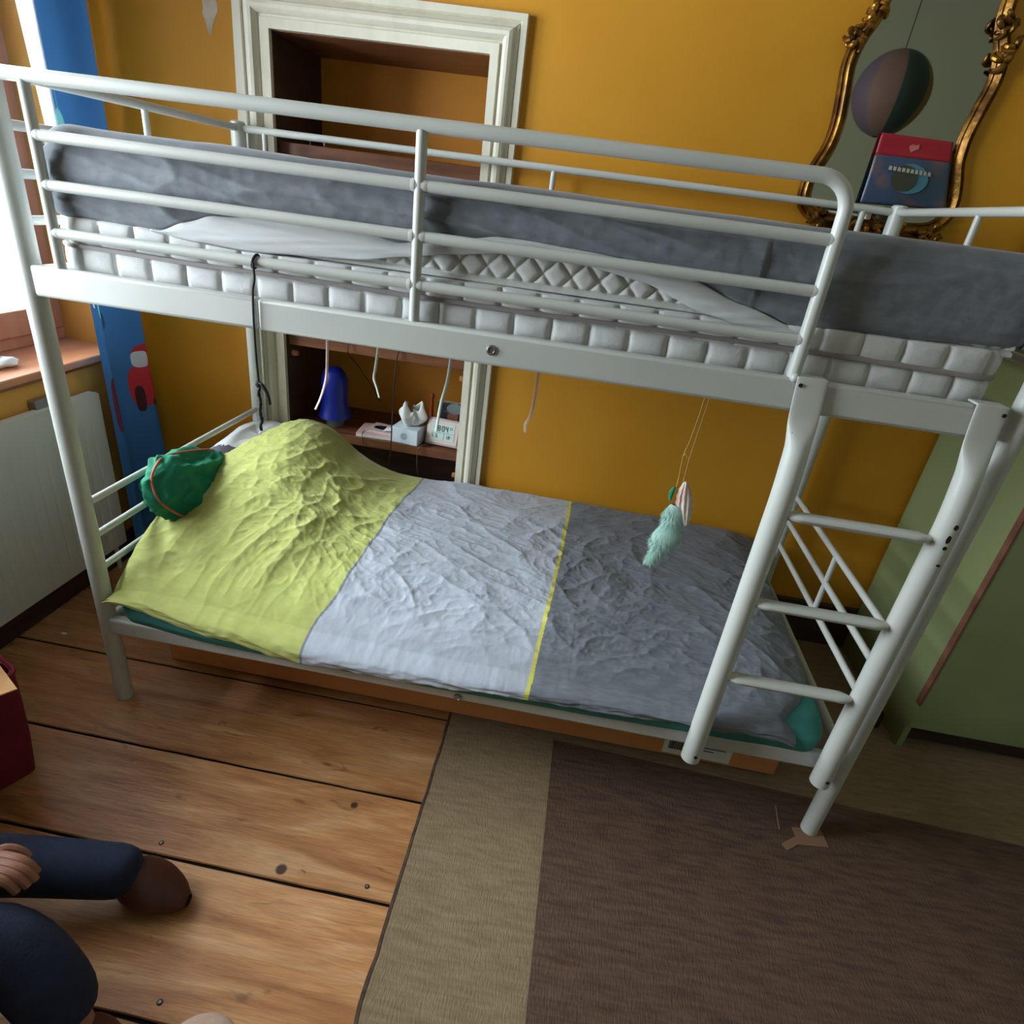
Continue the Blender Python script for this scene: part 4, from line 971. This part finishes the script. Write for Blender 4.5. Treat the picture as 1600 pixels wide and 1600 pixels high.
def chip(x, y, r, lab, mt, name, cat, sc_=(1, 1)):
    m = MB(); m.prism([(x+r*sc_[0]*math.cos(2*PI*k/9)*(1+.4*nz(k*1.7, x*9)), y+r*sc_[1]*math.sin(2*PI*k/9), .0006) for k in range(9)], (0, 0, .0012)); tag(m.build(name, mt), lab, cat)
chip(-.368, .198, .010, 'tiny white paper scrap on the floorboards between radiator and bed post', M_paper, 'paper_scrap', 'paper scrap', (1.2, .5))
for i, (x, y) in enumerate(((.393, -.402), (.593, -.697), (.905, -.40))):
    m = MB().lathe([(0, 0), (.0058, 0), (.0058, .0006), (0, .0006)], (x, y, .0003), 12); m.mi = 1; m.lathe([(0, .0008), (.0034, .0008), (.003, .002), (0, .0022)], (x, y, .0003), 12)
    o = m.build('floor_screw', [M_gap, M_steel], fl)

# maroon toy bin at the left edge
tbn = thing('toy_bin', 'maroon fabric toy bin standing at the left edge of the picture', 'bin', (-.20, -.25, 0))
Tb = Matrix.Translation((-.215, -.355, 0)) @ Matrix.Rotation(-.42, 4, 'Z')
m = MB(); a = .155; t_ = .006
lv = [(0.001, .90), (.12, .96), (.24, .99), (.33, 1.0)]
def bring(s, z, r=.02): return [Tb @ Vector((p[0], p[1], z)) for p in rbox_ring(-a*s, a*s, -a*s, a*s, r, 5)]
b0 = 0; nn = 20
for z, s in lv: m.v += bring(s, z)
for z, s in lv[::-1]: m.v += bring(s-.045, max(z, .012))
rows = len(lv)*2
for j in range(rows-1):
    for k in range(nn): m.face(j*nn+k, j*nn+(k+1) % nn, (j+1)*nn+(k+1) % nn, (j+1)*nn+k)
m.face(*range(nn)); m.face(*[(rows-1)*nn+k for k in range(nn)][::-1])
m.build('bin_body', M_maroon, tbn, sharp=50)
MB().tube(bring(1.0, .33), .005, 8, closed=True).build('rim', M_maroon, tbn)
o = MB().tube([(-.07, -.30, .355), (-.13, -.27, .335)], .016, 16).build('paper_roll', M_paper); tag(o, 'small white roll sticking out of the maroon toy bin', 'toy')
m = MB(); m.grid(16, 16, lambda u, v: (lerp(-.22, -.055, u), lerp(-.40, -.27, v)-.0*u, .315+.035*v*0+.03*(u)**2+.0)); o = m.build('plastic_lid', mat('clear_pink_plastic', (214, 150, 160), .25, alpha=.75), fix=False); o.modifiers.new('s', 'SOLIDIFY').thickness = .002; tag(o, 'translucent pink plastic dish lying in the maroon toy bin', 'lid')  # see-through pink container lid resting among the bin contents
m = MB(); cdp = [Vector((-.20, -.43, .33)), Vector((-.07, -.60, .33)), Vector((.055, -.335, .345)), Vector((-.10, -.31, .352))]
P4 = [Vector((-.16, -.40, .345)), Vector((-.045, -.47, .345)), Vector((.052, -.338, .350)), Vector((-.06, -.275, .355))]
m.prism([tuple(p) for p in P4], (0, 0, -.003)); o = m.build('picture_card', mat('orange_card_print', (236, 180, 110), .5, col2=(224, 158, 96), scale=20)); tag(o, 'orange picture card with a grey drawing lying across the toy bin', 'card')
m = MB()
def c4(u, v): return P4[0].lerp(P4[1], u).lerp(P4[3].lerp(P4[2], u), v)
m.prism([tuple(c4(.62+.25*math.cos(2*PI*k/14)*(1+.4*nz(k*1.3, 1)), .62+.2*math.sin(2*PI*k/14)*(1+.4*nz(k*1.3, 4)))+Vector((0, 0, .0005))) for k in range(14)], (0, 0, .0006))
m.build('grey_drawing', mat('grey_print', (140, 150, 160), .5), o)

# pale slipper at the bottom edge
sp = thing('slipper', 'pale pink felt slipper toe at the bottom edge of the picture', 'slipper', (.72, -.80, .0))
m = MB()
def slf(u, v):
    a = 2*PI*u; d = PI*v; ca, sa = math.cos(a), math.sin(a); return (.725+.075*math.sin(d)*ca, -.782+.075*math.sin(d)*sa, .036-.034*math.cos(d)*1.0)
m.grid(36, 18, slf, closeu=True); m.build('toe', M_slip, sp, fix=False)
m = MB(); m.grid(36, 18, lambda u, v: (.755+.075*math.sin(PI*v)*math.cos(2*PI*u), -.90+.12*math.sin(PI*v)*math.sin(2*PI*u), .030-.028*math.cos(PI*v)), closeu=True); m.build('heel', M_slip, sp, fix=False)

# ============================================================ PERSON
pe = thing('person', 'person in navy jeans and black jumper sitting on the floorboards at the lower left', 'person', (.0, -.92, 0))
def skinmesh(name, verts, edges, radii, mt, sub=2, root=0):
    me = bpy.data.meshes.new(name); me.from_pydata([Vector(v)-pe.location for v in verts], edges, [])
    o = bpy.data.objects.new(name, me); C.objects.link(o); o.parent = pe; me.materials.append(mt)
    sk = o.modifiers.new('skin', 'SKIN'); sk.use_smooth_shade = True
    for i, r in enumerate(radii):
        d = me.skin_vertices[0].data[i]; d.radius = (r, r) if not isinstance(r, tuple) else r; d.use_root = (i == root)
    o.modifiers.new('sub', 'SUBSURF').levels = sub; o.modifiers['sub'].render_levels = sub
    return o
hipc = (-.08, -.97, .13)
kneeA, ankA = (.05, -.67, .20), (.435, -.525, .09)
kneeB, ankB = (.365, -.745, .235), (.535, -.80, .085)
V = [hipc, (-.09, -.98, .32), (-.05, -.95, .50), (-.02, -.93, .60), (.0, -.92, .66), (.02, -.91, .76), (.03, -.91, .84),           # 0-6 spine, neck, head
     (-.04, -.88, .13), kneeA, (.22, -.59, .145), ankA, (.485, -.52, .045), (.51, -.52, .035),                                      # 7-12 leg A
     (-.02, -1.04, .13), kneeB, (.455, -.765, .165), ankB, (.58, -.83, .045), (.61, -.85, .03),                                         # 13-18 leg B
     (.0, -.80, .55), (.10, -.72, .40), (.19, -.70, .335), (.265, -.69, .305), (.305, -.675, .290),                                    # 19-23 arm A
     (-.03, -1.08, .55), (.05, -1.16, .38), (.12, -1.14, .2), (.18, -1.12, .08)]                                                     # 24-27 arm B
Ed = [(0, 1), (1, 2), (2, 3), (3, 4), (4, 5), (5, 6), (0, 7), (7, 8), (8, 9), (9, 10), (10, 11), (11, 12), (0, 13), (13, 14), (14, 15), (15, 16), (16, 17), (17, 18),
      (3, 19), (19, 20), (20, 21), (21, 22), (22, 23), (3, 24), (24, 25), (25, 26), (26, 27)]
Rd = [.12, .11, .12, .09, .045, .07, .075, .075, .050, .040, .028, .026, .020, .075, .050, .040, .028, .026, .020, .045, .034, .027, .024, .026, .045, .034, .027, .03]
skinmesh('body', V, Ed, Rd, M_skin)
# trousers, jumper
skinmesh('trousers', [hipc, (-.085, -.975, .26), V[7], (.02, -.77, .185), kneeA, V[9], (.452, -.523, .092), V[13], (.15, -.88, .22), kneeB, V[15], (.528, -.797, .095)],
         [(0, 1), (0, 2), (2, 3), (3, 4), (4, 5), (5, 6), (0, 7), (7, 8), (8, 9), (9, 10), (10, 11)],
         [.135, .12, .09, .08, .068, .060, .056, .09, .08, .072, .066, .060], M_denim)
skinmesh('jumper', [(-.09, -.98, .24), V[1], V[2], V[3], (-.005, -.922, .635), V[19], V[20], (.175, -.708, .342), V[24], V[25], (.10, -1.145, .24)],
         [(0, 1), (1, 2), (2, 3), (3, 4), (3, 5), (5, 6), (6, 7), (3, 8), (8, 9), (9, 10)], [.155, .15, .165, .145, .075, .078, .052, .040, .078, .052, .042], M_knit)
hr = MB()
hr.grid(28, 18, lambda u, v: (.015+.098*math.sin(PI*v*.62)*math.cos(2*PI*u), -.912+.098*math.sin(PI*v*.62)*math.sin(2*PI*u), .83+.105*math.cos(PI*v*.62)+.004*nz(u*20, v*5)), closeu=True)
hr.build('hair', M_hair, pe, fix=False).modifiers.new('s', 'SOLIDIFY').thickness = .008
for dy in (-.03, .03): MB().ball((.100, -.91+dy, .815), (.008, .012, .009), 12, 8).build('eye', M_paper, pe)
MB().tube([(.10, -.91, .82), (.118, -.91, .79), (.108, -.91, .782)], [.007, .012, .009], 10).build('nose', M_skin, pe)
MB().ball((.098, -.91, .755), (.007, .024, .006), 12, 8).build('mouth', mat('lips', (160, 84, 76), .5), pe)
for dy in (-.085, .085): MB().ball((.02, -.91+dy, .80), (.018, .010, .028), 12, 8).build('ear', M_skin, pe)
# fingers closing over the thigh
for k, (dy, ln) in enumerate(((.024, .052), (.010, .060), (-.004, .056), (-.018, .046))):
    b0_ = Vector((.312, -.676+dy*.9, .292)); P = [b0_-Vector((.02, 0, -.002)), b0_+Vector((ln*.4, 0, .004)), b0_+Vector((ln*.8, 0, -.006)), b0_+Vector((ln*1.0, 0, -.024))]
    MB().tube(catmull(P, 4), [.0098-.0002*i for i in range(13)], 10).build('finger', M_skin, pe)
MB().tube(catmull([Vector((.275, -.665, .296)), Vector((.295, -.642, .294)), Vector((.316, -.634, .282)), Vector((.328, -.634, .268))], 4), [.0115-.0003*i for i in range(13)], 10).build('thumb', M_skin, pe)
for an, tx, ty in ((ankA, .60, -.515), (ankB, .66, -.87)):
    d = Vector((tx-an[0], ty-an[1], 0)).normalized(); s = Vector((-d.y, d.x, 0)); c = Vector((an[0], an[1], 0)); m = MB()
    def sh(u, v, c=c, d=d, s=s):
        a = 2*PI*u; t = v; w = .053*math.sin(PI*min(.98, max(.02, t)))**.5; h = lerp(.150, .070, min(1, t*1.3))*math.sin(PI*min(.98, max(.02, t)))**.4
        z = h*.5+.003+h*.5*math.sin(a)
        return c+d*lerp(-.050, .105, t)+s*w*math.cos(a)+Vector((0, 0, z+.001))
    m.grid(24, 20, sh, closeu=True); m.build('shoe', M_shoe, pe, fix=False, sharp=180)
